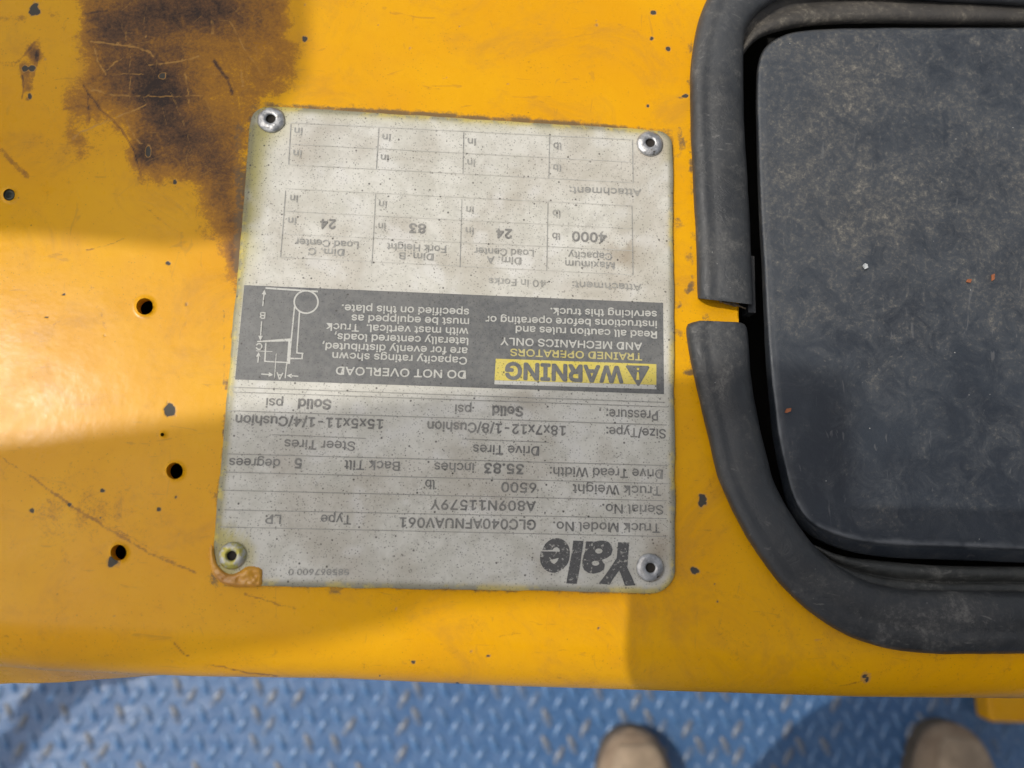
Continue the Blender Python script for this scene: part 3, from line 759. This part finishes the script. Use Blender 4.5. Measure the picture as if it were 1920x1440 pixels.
for a in (("GLC040AFNUAV061", (1005, 975), (749.5, 970.3), 18), ("A809N11579Y", (1005, 940), (807, 937), 18), ("6500", (1006, 905.8), (940, 904.3), 18), ("18x7x12-1/8/Cushion", (1061, 799), (801.5, 790), 17.5), ("15x5x11-1/4/Cushion", (719, 786.8), (442, 778.3), 17.5)):
    B.text(*a, bold=.75)
for a in (("35.83", (982.8, 871), (907.5, 868.5), 18), ("5", (566.7, 860), (552.6, 859.6), 18), ("Solid", (981.3, 763), (923, 761), 17.5), ("Solid", (621.3, 750), (559.2, 748), 17.5)):
    B.text(*a, bold=.95)
for a in (("Attachment:", (1202.5, 533), (1072.5, 527.5), 12.5), ("40 in Forks", (1023.8, 526), (916, 521), 12.5), ("Maximum", (1152.5, 491.8), (1059.5, 488), 12.5), ("Capacity", (1147.5, 475), (1065.5, 471.5), 12.5), ("Dim. A", (977.5, 483), (912.5, 480.5), 12.5), ("Load Center", (1001, 468.7), (889, 464), 12.5),
          ("lb", (1050, 437.3), (1035.3, 436.5), 12.5), ("lb", (1050.5, 394.8), (1036, 394), 12.5), ("in", (888.5, 427), (873, 426), 12.5), ("in", (888.5, 388), (874, 387), 12.5), ("Dim. B", (813, 475.7), (748, 473), 12.5), ("Fork Height", (836.6, 461.5), (725.6, 455.5), 12.5),
          ("in", (723, 419), (709.5, 418), 12.5), ("in", (725.6, 377.7), (710.5, 376.7), 12.5), ("Dim. C", (645.9, 467.2), (578, 465), 12.5), ("Load Center", (672.5, 453.3), (553.3, 447), 12.5), ("in", (555.7, 408.5), (540, 407.5), 12.5), ("in", (559, 366.5), (544, 365.5), 12.5),
          ("in", (566, 282), (550, 281), 12.5), ("in", (567.5, 240), (552, 239), 12.5), ("in", (729, 290.5), (714, 289.5), 12.5), ("in", (732.7, 252), (717, 251), 12.5), ("in", (892.5, 260), (877, 259), 12.5), ("in", (891, 299.5), (876, 298.5), 12.5), ("lb", (1052.5, 268.3), (1037.5, 267.5), 12.5), ("lb", (1052, 308.8), (1037, 308), 12.5), ("Attachment:", (1202.5, 354.5), (1068, 350), 13)):
    NUM.text(*a)
Q = Print('lettering', INK)
for a in (("4000", (1137.5, 437.5), (1072.5, 434.5), 17), ("24", (960, 430), (930, 429), 17), ("83", (798.8, 420.3), (767, 419), 17), ("24", (630, 412), (600.5, 411), 17)): Q.text(*a, bold=.9)
Q = Print('lettering', INKF); Q.text("585067600 0", (654.8, 1067), (541.3, 1067), 11)
Q = Print()
def lg(P): return [(1000 + x / 9.6, 1000 + y / 9.6) for x, y in P]
def ell(cx, cy, rx, ry, n=20): return [(cx + rx * math.cos(k * 2 * math.pi / n), cy + ry * math.sin(k * 2 * math.pi / n)) for k in range(n)]
def fill(loops, z):
    """closed outlines with holes, filled flat"""
    cu = D.curves.new('c', 'CURVE'); cu.dimensions = '2D'; cu.fill_mode = 'BOTH'
    for L in loops:
        sp = cu.splines.new('POLY'); sp.points.add(len(L) - 1); sp.use_cyclic_u = True
        for p_, q_ in zip(sp.points, L): p_.co = (q_[0], q_[1], 0, 1)
    o = D.objects.new('c', cu); COL.objects.link(o); me = o.to_mesh()
    V = np.array([v.co[:2] for v in me.vertices]); Fs = [tuple(p.vertices) for p in me.polygons]
    o.to_mesh_clear(); D.objects.remove(o); D.curves.remove(cu)
    return at(V[:, 0], V[:, 1], z), Fs
for loops in ([spline(lg([(158, 303), (190, 235), (240, 165), (320, 110), (430, 85), (540, 120), (610, 190), (650, 280), (655, 400), (630, 520), (560, 610), (470, 680), (370, 710), (270, 690), (180, 620), (130, 530), (118, 420), (133, 345)]), 60).tolist() + lg([(136, 325), (340, 326), (470, 332), (478, 310), (465, 275), (420, 245), (375, 262), (345, 298)]), lg([(305, 470), (325, 525), (375, 555), (425, 510), (458, 440), (380, 462)])],
              [lg([(718, 130), (905, 137), (866, 400), (838, 620), (780, 912), (592, 900), (640, 620), (695, 330)])],
              [lg([(950, 145), (1130, 146), (1190, 130), (1260, 130), (1350, 152), (1408, 215), (1428, 300), (1400, 390), (1330, 440), (1230, 480), (1290, 560), (1270, 650), (1200, 700), (1100, 725), (990, 712), (915, 660), (880, 580), (885, 480), (925, 330)]), lg(ell(1178, 318, 66, 46)), lg(ell(1118, 538, 68, 44))],
              [lg([(1525, 160), (1725, 165), (1703, 480), (1695, 620), (1770, 780), (1837, 935), (1650, 945), (1600, 800), (1545, 670), (1450, 800), (1375, 925), (1175, 905), (1280, 770), (1400, 600), (1500, 440), (1515, 300)])]):
    Q.add(*fill(loops, ZI + Q.zz)); Q.zz += .00001
Q.build('maker_logo', LOGO)

Q = Print(); Q.poly([(458, 534.5), (1243.3, 567.8), (1245, 739), (440.6, 711.4)], ZB); Q.build('warning_block', BLK)
Q = Print(); Q.poly([(929.5, 672.5), (1230.7, 682.8), (1230.7, 721.5), (927.3, 713)], ZI); Q.build('warning_band', YLP)
Q = Print(); Q.poly([(927.3, 713.3), (1230.7, 721.8), (1230.7, 729.8), (927, 720.5)], ZI); Q.build('white_strip', WHT)
Q = Print('lettering', WHT)
for a in (("DO NOT OVERLOAD", (873.9, 695.3), (630.3, 687.5), 14.5), ("AND MECHANICS ONLY", (1204, 643), (938.5, 633), 13.5)): Q.text(*a, z=ZT)
for a in (("Read all caution rules and", (1232, 621.5), (967, 611), 13), ("instructions before operating or", (1232, 602), (910.6, 592.5), 13), ("servicing this truck.", (1231.8, 583.5), (1032, 577.5), 13),
          ("Capacity ratings shown", (876, 670), (623.5, 660.5), 13.5), ("are for evenly distributed,", (877, 652), (604.5, 642.5), 13.5), ("laterally centered loads,", (878.5, 633.7), (627.4, 625), 13.5), ("with mast vertical.  Truck", (878.5, 615.5), (612, 606), 13.5), ("must be equipped as", (880, 597.3), (659.5, 590), 13.5), ("specified on this plate.", (880, 579.3), (641, 571), 13.5)):
    Q.text(*a, z=ZT)
Q = Print('lettering', YLT); Q.text("TRAINED OPERATORS", (1204.3, 662.7), (956.9, 654), 13, z=ZT)
Q = Print(); Q.text("WARNING", (1169, 688), (947.2, 680.3), 29.5, z=ZT, bold=1.9)
Q.build('lettering', BLK); Q = Print()
tri = [(1173, 686.5), (1175.5, 684.8), (1215.5, 686), (1218, 689), (1198.5, 723.5), (1195, 723.3)]
Q.poly(tri, ZT); Q.build('warning_triangle', BLK)
Q = Print(); z2 = ZT + .00006
Q.seg((1196.2, 697.5), (1195.8, 712), 3, z2, 6); Q.ring((1196.2, 691.8), 1.2, 1.2, 2.4, z2, 12); Q.build('exclamation_mark', YLP)

# load diagram
q3 = lambda x, y: (420 + x / 4.364, 480 + y / 4.364)
Q = Print(); lw = 2.6
def sg(a, b, w=lw, w2=None): Q.seg(q3(*a), q3(*b), w, ZT, w2)
sg((340, 262), (768, 291), 3.2)
Q.ring(q3(672, 376), 22.3, 21, 3.0, ZT)
sg((577, 415), (550, 690)); sg((618, 460), (597, 778)); sg((597, 775), (596, 798)); sg((592, 793), (650, 797)); sg((643, 792), (637, 845)); sg((640, 840), (545, 838))
sg((272, 700), (545, 686), 2.2, 5.5); sg((541, 684), (527, 882), 6.5)
sg((343, 708), (334, 865)); sg((330, 862), (528, 872), 2.2)
sg((428, 798), (413, 1000), 1.6); sg((515, 872), (500, 1000), 2.2); sg((262, 776), (395, 782), 1.3)
def arrow(tail, tip, hw=5.5, hl=9):
    a = np.array(q3(*tail)); b = np.array(q3(*tip)); d = (b - a) / np.linalg.norm(b - a); nn_ = np.array([-d[1], d[0]])
    Q.seg(a, b - d * hl * .8, 2.2, ZT); Q.poly([b, b - d * hl + nn_ * hw * .8, b - d * hl - nn_ * hw * .8], ZT)
arrow((305, 966), (405, 972)); arrow((608, 984), (515, 978)); arrow((317, 410), (332, 275)); arrow((308, 535), (297, 692)); arrow((277, 872), (285, 785))
for tx, a, b in (('A', (488, 958), (430, 954)), ('B', (342, 462), (294, 459)), ('C', (318, 716), (264, 713))): Q.text(tx, q3(*a), q3(*b), 12, z=ZT + .0001, bold=.5)
Q.build('load_diagram', WHT)

# painted-over corner of the plate: a wrinkled flake of old yellow paint
FP = spline([(397, 1022), (402, 1040), (407, 1058), (420, 1072), (436, 1077), (452, 1070), (462, 1063), (480, 1063), (491, 1069), (491, 1083), (489, 1097), (462, 1100), (436, 1099), (415, 1092), (401, 1078), (394, 1058), (392, 1038)], 90, True)
bm = bmesh.new()
gx, gy = np.meshgrid(np.arange(386, 498, 2.2), np.arange(1015, 1106, 2.2))
sdv = poly_sd(gx.ravel(), gy.ravel(), FP)
zv = ZP + .0003 + .0007 * sstep(0, -5, sdv) + (fbm(gx.ravel(), gy.ravel(), 16, 4, 2) - .5) * .0016 * sstep(0, -7, sdv) - .0012 * sstep(-1, 4, sdv)
Vv = at(gx.ravel(), gy.ravel(), zv)
fa = gridfaces(*gx.shape)[:, ::-1]; fa = fa[sdv[fa].mean(1) < .6]
t = NT('thick_old_yellow_paint'); n_ = t.noise(120, 4)
FLK = t.out(t.mix(t.map(n_, .35, .7), (.66, .32, .03), (.45, .20, .03)), .28, t.bump(t.noise(300, 4), .3, .0006), spec=.6)
mesh('paint_flake', Vv, fa, FLK, plate, label='wrinkled yellow paint flake over the plate corner')

# rivets
t = NT('rivet_aluminium')
nn1 = t.noise(500, 5, .7); dd = t.noise(220, 4, .7)
c = t.mix(t.map(nn1, .35, .65), (.36, .36, .36), (.58, .58, .58))
c = t.mix(t.map(dd, .60, .70), c, (.09, .075, .05))
RIV = t.out(c, t.map(nn1, .3, .7, .28, .5), t.bump(t.noise(380, 5, .6), .7, .0006), metal=.75)
t = NT('rivet_stained_aluminium')
c = t.mix(t.map(t.noise(420, 4), .4, .6), (.45, .45, .42), (.40, .36, .08))
RIV2 = t.out(c, .4, t.bump(t.noise(380, 5, .6), .7, .0006), metal=.6)
PIN = simple('shaded_rivet_bore', (.025, .020, .015), .8)  # dark colour stands in for the shade inside the open bore
for k, (x, y, r0, mt) in enumerate(((507.5, 223, 26, RIV), (1219, 268, 24.5, RIV), (434.5, 1042, 26, RIV2), (1219.5, 1064.5, 26, RIV))):
    cc = at(x, y, ZP + .001); r = at(x + r0, y, ZP + .001)[0] - cc[0]
    hr = r * .34
    prof = [(r * .97, 0), (r, .0003), (r * .985, .0007), (r * .88, .0011), (r * .68, .00145), (r * .5, .0015), (hr * 1.12, .0014), (hr, .0011), (hr * .92, .0004), (hr * .6, .00025)]
    V_, F_ = lathe(prof, 48, (0, 0, 0), .012, 11 + k)
    if k == 0:   # mangled flank with facets
        a_ = np.arctan2(V_[:, 1], V_[:, 0]); rr_ = np.hypot(V_[:, 0], V_[:, 1])
        fac = np.cos((a_ + .3) % (np.pi / 3) - np.pi / 6); m_ = (rr_ > r * .6) & (V_[:, 2] > .0004)
        V_[m_, :2] *= (.93 / np.maximum(fac[m_], .87))[:, None].clip(.88, 1)
    o = mesh('rivet', V_ + [cc[0], cc[1], ZP], F_, mt, plate)
    o.data.materials.append(PIN)
    for p_ in o.data.polygons:
        c_ = p_.center - Vector((cc[0], cc[1], ZP))
        if math.hypot(c_[0], c_[1]) < hr * 1.0 and c_[2] < .0009: p_.material_index = 1
    if k == 2: o['label'] = 'rivet smeared with yellow paint'

# ------------------------------------------------------------------ step of the truck, far below
YS = YEL2
q = [at(x, y, .04)[:2] for x, y in ((1850, 1270), (2250, 1280), (2250, 1366), (1858, 1356))]
bmv = [(*p, .04) for p in q] + [(*p, .012) for p in q]
st_ = mesh('step', bmv, [(0, 3, 2, 1), (0, 1, 5, 4), (1, 2, 6, 5), (2, 3, 7, 6), (3, 0, 4, 7), (4, 5, 6, 7)], YS, fork, smooth=False)
md = st_.modifiers.new('b', 'BEVEL'); md.width = .006; md.segments = 4

# ------------------------------------------------------------------ flakes lying on the pad
def flake(name, x, y, pts, mat, label, cat):
    c = at(x, y, ztop + .0016); V = []
    for (dx, dy) in pts: V.append(at(x + dx, y + dy, ztop + .0017) - c)
    V = np.array(V); n = len(V); top = V + np.random.default_rng(int(x)).normal(0, .0001, V.shape) + [0, 0, .0004]
    Fs = [tuple(range(n)), tuple(n + i for i in range(n))] + [(i, (i + 1) % n, n + (i + 1) % n, n + i) for i in range(n)]
    o = mesh(name, np.vstack([V, top]), Fs, mat, smooth=False); o.location = c
    return thing(o, label, cat, 'orange flakes lying on the black pad' if name == 'rust_flake' else None)
WF = simple('white_flake', (.5, .52, .53), .5); OF = simple('orange_flake', (.30, .10, .04), .7)
flake('white_chip', 1622, 500, [(-5, -2), (-1, -6), (4, -3), (4, 2), (-1, 5)], WF, 'tiny white chip lying on the black pad', 'chip')
flake('rust_flake', 1477, 770, [(-6, 3), (-3, -3), (5, -5), (4, 1), (-2, 4)], OF, 'orange rust flake on the pad near its left edge, below the trim gap', 'flake')
flake('rust_flake', 1816, 527, [(-5, 2), (-3, -3), (4, -3), (3, 3)], OF, 'small round orange flake on the pad, right of the white chip', 'flake')
flake('rust_flake', 1861, 521, [(-2, 6), (-3, -5), (2, -7), (3, 3)], OF, 'narrow orange flake on the pad by the right border', 'flake')


# ------------------------------------------------------------------ added out-of-view slabs, outlined to throw the soft shade bands on the panel
def slab(name, P, h, thick, mat, parent):
    P = at(*np.array(P, float).T, Z0) + SUN * (h / SUN[2]); n = len(P)
    V = np.vstack([P, P + [0, 0, thick]])
    return mesh(name, V, [tuple(range(n))[::-1], tuple(n + i for i in range(n))] + [(i, (i + 1) % n, n + (i + 1) % n, n + i) for i in range(n)], mat, parent, smooth=False)
slab('shade_slab', [(-1300, 950), (0, 826), (250, 797), (420, 778), (800, 742), (1290, 704), (1500, 690), (1500, 1000), (1260, 1085), (700, 1116), (640, 1150), (500, 1185), (300, 1218), (100, 1243), (-1300, 1420)], .75, .03, DARKM, fork)
slab('shade_slab', [(-1300, -900), (520, -900), (515, 20), (510, 130), (480, 170), (450, 200), (432, 300), (415, 430), (330, 440), (242, 452), (120, 440), (0, 428), (-1300, 380)], .6, .02, DARKM, fork)

# ------------------------------------------------------------------ chain hanging left of the frame, its shadow falls on the deck
CH_M = simple('galvanised_chain', (.25, .25, .25), .45, .8)
chain = thing(empty('chain'), 'steel link chain beside the truck whose shadow crosses the blue deck at lower left', 'chain')
pts = spline([(-160, 1540), (-40, 1455), (30, 1395), (85, 1325), (130, 1290), (190, 1262), (260, 1235)], 7)
link = None
a = np.linspace(0, 2 * np.pi, 28, endpoint=False); bb = np.linspace(0, 2 * np.pi, 10, endpoint=False)
def link_mesh(L=.036, W=.0120, r=.0085):
    V = []
    for t_ in a:
        cxx = (L - W) * np.sign(np.cos(t_)) * min(1, abs(np.cos(t_)) * 3) ; x0 = cxx + W * np.cos(t_); y0 = W * np.sin(t_)
        nd = np.array([np.cos(t_), np.sin(t_)])
        for b_ in bb: V.append((x0 + nd[0] * r * np.cos(b_), y0 + nd[1] * r * np.cos(b_), r * np.sin(b_)))
    f = []
    for i in range(28):
        for j in range(10): f.append((i * 10 + j, ((i + 1) % 28) * 10 + j, ((i + 1) % 28) * 10 + (j + 1) % 10, i * 10 + (j + 1) % 10))
    return V, f
LK = link_mesh()
G = at(pts[:, 0], pts[:, 1], 0) + SUN * (.15 / SUN[2])
for i in range(len(G)):
    dv = G[min(i + 1, len(G) - 1)] - G[max(i - 1, 0)]
    if link is None: o = mesh('link', *LK, CH_M, chain); link = o.data
    else: o = D.objects.new('link', link); COL.objects.link(o); o.parent = chain
    o.location = G[i]; o.rotation_mode = 'QUATERNION'
    o.rotation_quaternion = Vector(dv).to_track_quat('X', 'Z') @ Vector((1, 0, 0)).rotation_difference(Vector((1, 0, 0))) if i % 2 == 0 else Vector(dv).to_track_quat('X', 'Y')

# ------------------------------------------------------------------ person standing at the truck (only the boot toes are in the picture)
def cloth(name, col, rough=.85):
    t = NT(name); n_ = t.noise(45, 5, .6); f_ = t.noise(900, 3)
    return t.out(t.mix(t.map(n_, .3, .7), tuple(v * .75 for v in col), tuple(v * 1.25 for v in col)), rough, t.bump(f_, .3, .0004, t.bump(n_, .3, .004)))
TROU = cloth('dark_trousers', (.03, .035, .05)); JACK = cloth('dark_jacket', (.04, .045, .05)); SKIN = cloth('skin', (.45, .27, .19), .5)
toeL = at(1186, 1369, .03); toeR = at(1787, 1358, .03)
person = thing(empty('person', (float(toeL[0] + toeR[0]) / 2, float(toeL[1]) - .2, 0)), 'person facing the truck, only the toes of two tan suede boots in view', 'person')
pl = np.array(person.location)
def skin(name, pts, edges, mat):
    me = D.meshes.new(name); me.from_pydata([tuple(np.array(p[:3]) - pl) for p in pts], edges, [])
    o = D.objects.new(name, me); COL.objects.link(o); o.parent = person
    md = o.modifiers.new('s', 'SKIN')
    for v, p in zip(me.skin_vertices[0].data, pts): v.radius = (p[3], p[4] if len(p) > 4 else p[3])
    me.skin_vertices[0].data[0].use_root = True
    md.use_smooth_shade = True; md.branch_smoothing = .6
    o.modifiers.new('d', 'SUBSURF').render_levels = 2; me.materials.append(mat); return o
xl, xr, yb = toeL[0], toeR[0], toeL[1] - .24; xm = (xl + xr) / 2
body = [(xm, yb + .22, .93, .18, .12), (xm, yb + .10, 1.15, .16, .12), (xm, yb + .04, 1.36, .17, .11), (xm, yb + .10, 1.46, .06), (xm, yb + .14, 1.50, .055), (xm, yb + .145, 1.51, .05), (xm, yb + .15, 1.52, .05)]
mesh_edges = [(0, 1), (1, 2), (2, 3), (3, 4), (4, 5), (5, 6)]
wl = np.array([-.055, -.10, .940]); wr = np.array([xr + .06, yb + .16, .84])
body += [(xl - .02, yb + .04, 1.38, .06), (xl + .01, yb + .16, 1.10, .045), (*wl, .028), (xr - .03, yb + .04, 1.38, .06), (xr + .04, yb + .06, 1.10, .045), (*wr, .028)]
mesh_edges += [(2, 7), (7, 8), (8, 9), (2, 10), (10, 11), (11, 12)]
body += [(xl + .03, yb + .285, .84, .115), (xl - .01, yb + .25, .46, .085), (xl, yb + .06, .12, .05), (xr - .05, yb + .285, .84, .115), (xr - .01, yb + .25, .46, .085), (xr, yb + .06, .12, .05)]
mesh_edges += [(0, 13), (13, 14), (14, 15), (0, 16), (16, 17), (17, 18)]
skin('body', body, mesh_edges, JACK)
# head, bent down towards the plate
hs_, hn = 24, 32; Hv = []
for i in range(hs_ + 1):
    ph_ = math.pi * i / hs_
    for j in range(hn):
        th = 2 * math.pi * j / hn; x_, y_, z_ = math.sin(ph_) * math.cos(th), math.sin(ph_) * math.sin(th), math.cos(ph_)
        jaw = 1 - .22 * max(0, -z_) * (1 if y_ < .2 else .6)
        f_ = math.exp(-((x_ / .16) ** 2 + ((z_ + .12) / .28) ** 2)) * (y_ > 0) * .16 - .06 * math.exp(-(((abs(x_) - .36) / .16) ** 2 + ((z_ - .08) / .12) ** 2)) * (y_ > 0)
        f_ += .05 * math.exp(-((x_ / .3) ** 2 + ((z_ + .52) / .06) ** 2)) * (y_ > 0) + .12 * math.exp(-(((abs(x_) - 1) / .08) ** 2 + ((z_ - .0) / .22) ** 2 + (y_ / .2) ** 2))
        Hv.append((x_ * .076 * jaw * (1 + f_ * (abs(x_) > .8)), y_ * .095 * jaw * (1 + f_), z_ * .118))
Hv = np.array(Hv); hf = [tuple(f) for f in gridfaces(hs_ + 1, hn, True)]
ca, sa = math.cos(-.7), math.sin(-.7)
def headrot(P): P = np.array(P); return np.c_[P[:, 0], P[:, 1] * ca - P[:, 2] * sa, P[:, 1] * sa + P[:, 2] * ca] + [xm, yb + .21, 1.60] - pl
mesh('head', headrot(Hv), hf, SKIN, person)
hm = (Hv[:, 2] > .035) | ((Hv[:, 1] < .01) & (Hv[:, 2] > -.06)); 
mesh('hair', headrot(Hv * 1.06), [f for f in hf if all(hm[list(f)])], cloth('dark_hair', (.03, .02, .015)), person)
# hand round the phone
for sgn, w0, ex in ((1, wl, -.082), ):
    p = [(*w0, .026, .018), (ex + sgn * -.006, -.055, .930, .022, .011), (ex - sgn * .004, -.03, .930, .022, .010)]; e_ = [(0, 1), (1, 2)]
    for q_, (dy, L) in enumerate(((-.052, .044), (-.034, .050), (-.016, .052), (.002, .046))):
        b0_ = len(p); p += [(ex - sgn * .003, dy, .934, .0085), (ex + sgn * L * .45, dy + .003, .937, .008), (ex + sgn * L, dy + .002, .934, .0065)]
        e_ += [(1 if q_ < 2 else 2, b0_), (b0_, b0_ + 1), (b0_ + 1, b0_ + 2)]
    b0_ = len(p); p += [(ex + sgn * .004, -.066, .920, .011), (ex + sgn * .026, -.060, .922, .009)]; e_ += [(1, b0_), (b0_, b0_ + 1)]
    skin('hand', p, e_, SKIN)
# phone, its lens is where the picture is taken from
def camspace(p): return np.asarray(p, float) @ R + CAM
pc = []
for z_ in (.0015, .0095):
    for (x_, y_) in spline([(-.102, -.045), (-.102, .022), (-.092, .028), (.032, .028), (.042, .018), (.042, -.048), (.032, -.056), (-.094, -.056)], 40, True): pc.append((x_, y_, z_))
pc = camspace(pc)
ph = mesh('phone', pc, [tuple(range(40)), tuple(range(40, 80))[::-1]] + [(i, 40 + i, 40 + (i + 1) % 40, (i + 1) % 40) for i in range(40)], simple('dark_phone_glass', (.02, .02, .025), .15), smooth=False)
thing(ph, 'dark phone held above the plate by the person taking the picture', 'phone')

# boots
t = NT('tan_suede'); n_ = t.noise(40, 5, .65); f_ = t.noise(500, 4, .7)
c = t.mix(t.map(n_, .3, .7), (.235, .165, .11), (.34, .25, .17)); c = t.mix(t.map(f_, .5, .75, 0, .4), c, (.13, .09, .06))
SUEDE = t.out(c, .85, t.bump(f_, .3, .0008))
SOLE = simple('dark_boot_sole', (.10, .08, .06), .8); CAP = cloth('worn_toe_leather', (.34, .255, .175), .7)
def boot(tip, yaw, sc=1.0):
    L = .30; st_n = 36; k = 28; loc = np.array([tip[0], tip[1], 0]) - pl
    def ring(u, w_, h_, z_, n_=k, flat=.25):
        aa = np.linspace(0, 2 * np.pi, n_, endpoint=False); V = []
        for q_ in aa:
            x_ = np.cos(q_); zz_ = np.sin(q_)
            x_ = np.sign(x_) * abs(x_) ** .8; zz_ = np.sign(zz_) * abs(zz_) ** .85
            V.append((x_ * w_, -u * L, z_ + (zz_ * h_ if zz_ > 0 else zz_ * h_ * flat)))
        return V
    U = np.r_[0.0, .006, .02, .045, .08, .12, .17, .23, .30, .38, .47, .56, .66, .76, .86, .93, .98, 1.0]
    Wd = np.interp(U, [0, .006, .02, .045, .08, .12, .17, .23, .3, .45, .6, .8, .93, 1], [.004, .014, .024, .033, .040, .045, .049, .052, .053, .046, .041, .040, .034, .012])
    Hd = np.interp(U, [0, .006, .02, .045, .08, .12, .17, .25, .35, .5, .62, .7, .9, 1], [.004, .012, .019, .026, .031, .035, .039, .046, .062, .085, .105, .115, .115, .08])
    V = []
    for u, w_, h_ in zip(U, Wd, Hd): V += ring(u, w_ * sc, h_, .022)
    up = mesh('boot', V, [tuple(f) for f in gridfaces(len(U), k, True)] + [tuple(range(k)), tuple((len(U) - 1) * k + i for i in range(k))[::-1]], SUEDE, person)
    up.location = loc; up.rotation_euler = (0, 0, yaw)
    n2 = 60; uu = np.r_[U, U[::-1]]; ww = np.r_[Wd + .0005, -(Wd[::-1] + .0005)] * sc
    O = np.stack([ww, -(uu * L * 1.0) + .0 * uu], -1); m_ = len(O)
    SV_ = np.vstack([np.c_[O * [.98, 1], np.full(m_, .001)], np.c_[O, np.full(m_, .006)], np.c_[O, np.full(m_, .018)], np.c_[O * [.93, .995], np.full(m_, .023)]])
    so_ = mesh('sole', SV_, [tuple(f) for f in gridfaces(4, m_, True)] + [tuple(range(m_)), tuple(range(3 * m_, 4 * m_))], SOLE, up)
    # lighter scuffed toe panel, a shell just over the toe
    V = []; uu2 = np.linspace(.035, .30, 16); kk = 17
    for u in uu2:
        w_ = np.interp(u, U, Wd) * sc; h_ = np.interp(u, U, Hd); s_ = np.clip(1.15 - (u - .16) ** 2 / .05, .35, 1) * .62
        for q_ in np.linspace(np.pi / 2 - s_ * 1.25, np.pi / 2 + s_ * 1.25, kk):
            x_ = np.cos(q_); z_ = np.sin(q_); x_ = np.sign(x_) * abs(x_) ** .8
            e__ = .0011 if 0 < u else 0
            V.append((x_ * (w_ + e__), -u * L, .022 + abs(z_) ** .85 * (h_ + e__)))
    tc = mesh('toe_cap', V, gridfaces(16, kk), CAP, up); md = tc.modifiers.new('t', 'SOLIDIFY'); md.thickness = .0012; md.offset = 1
    return up
boot(toeL, math.radians(4), .88); boot(toeR, math.radians(-3), .92)
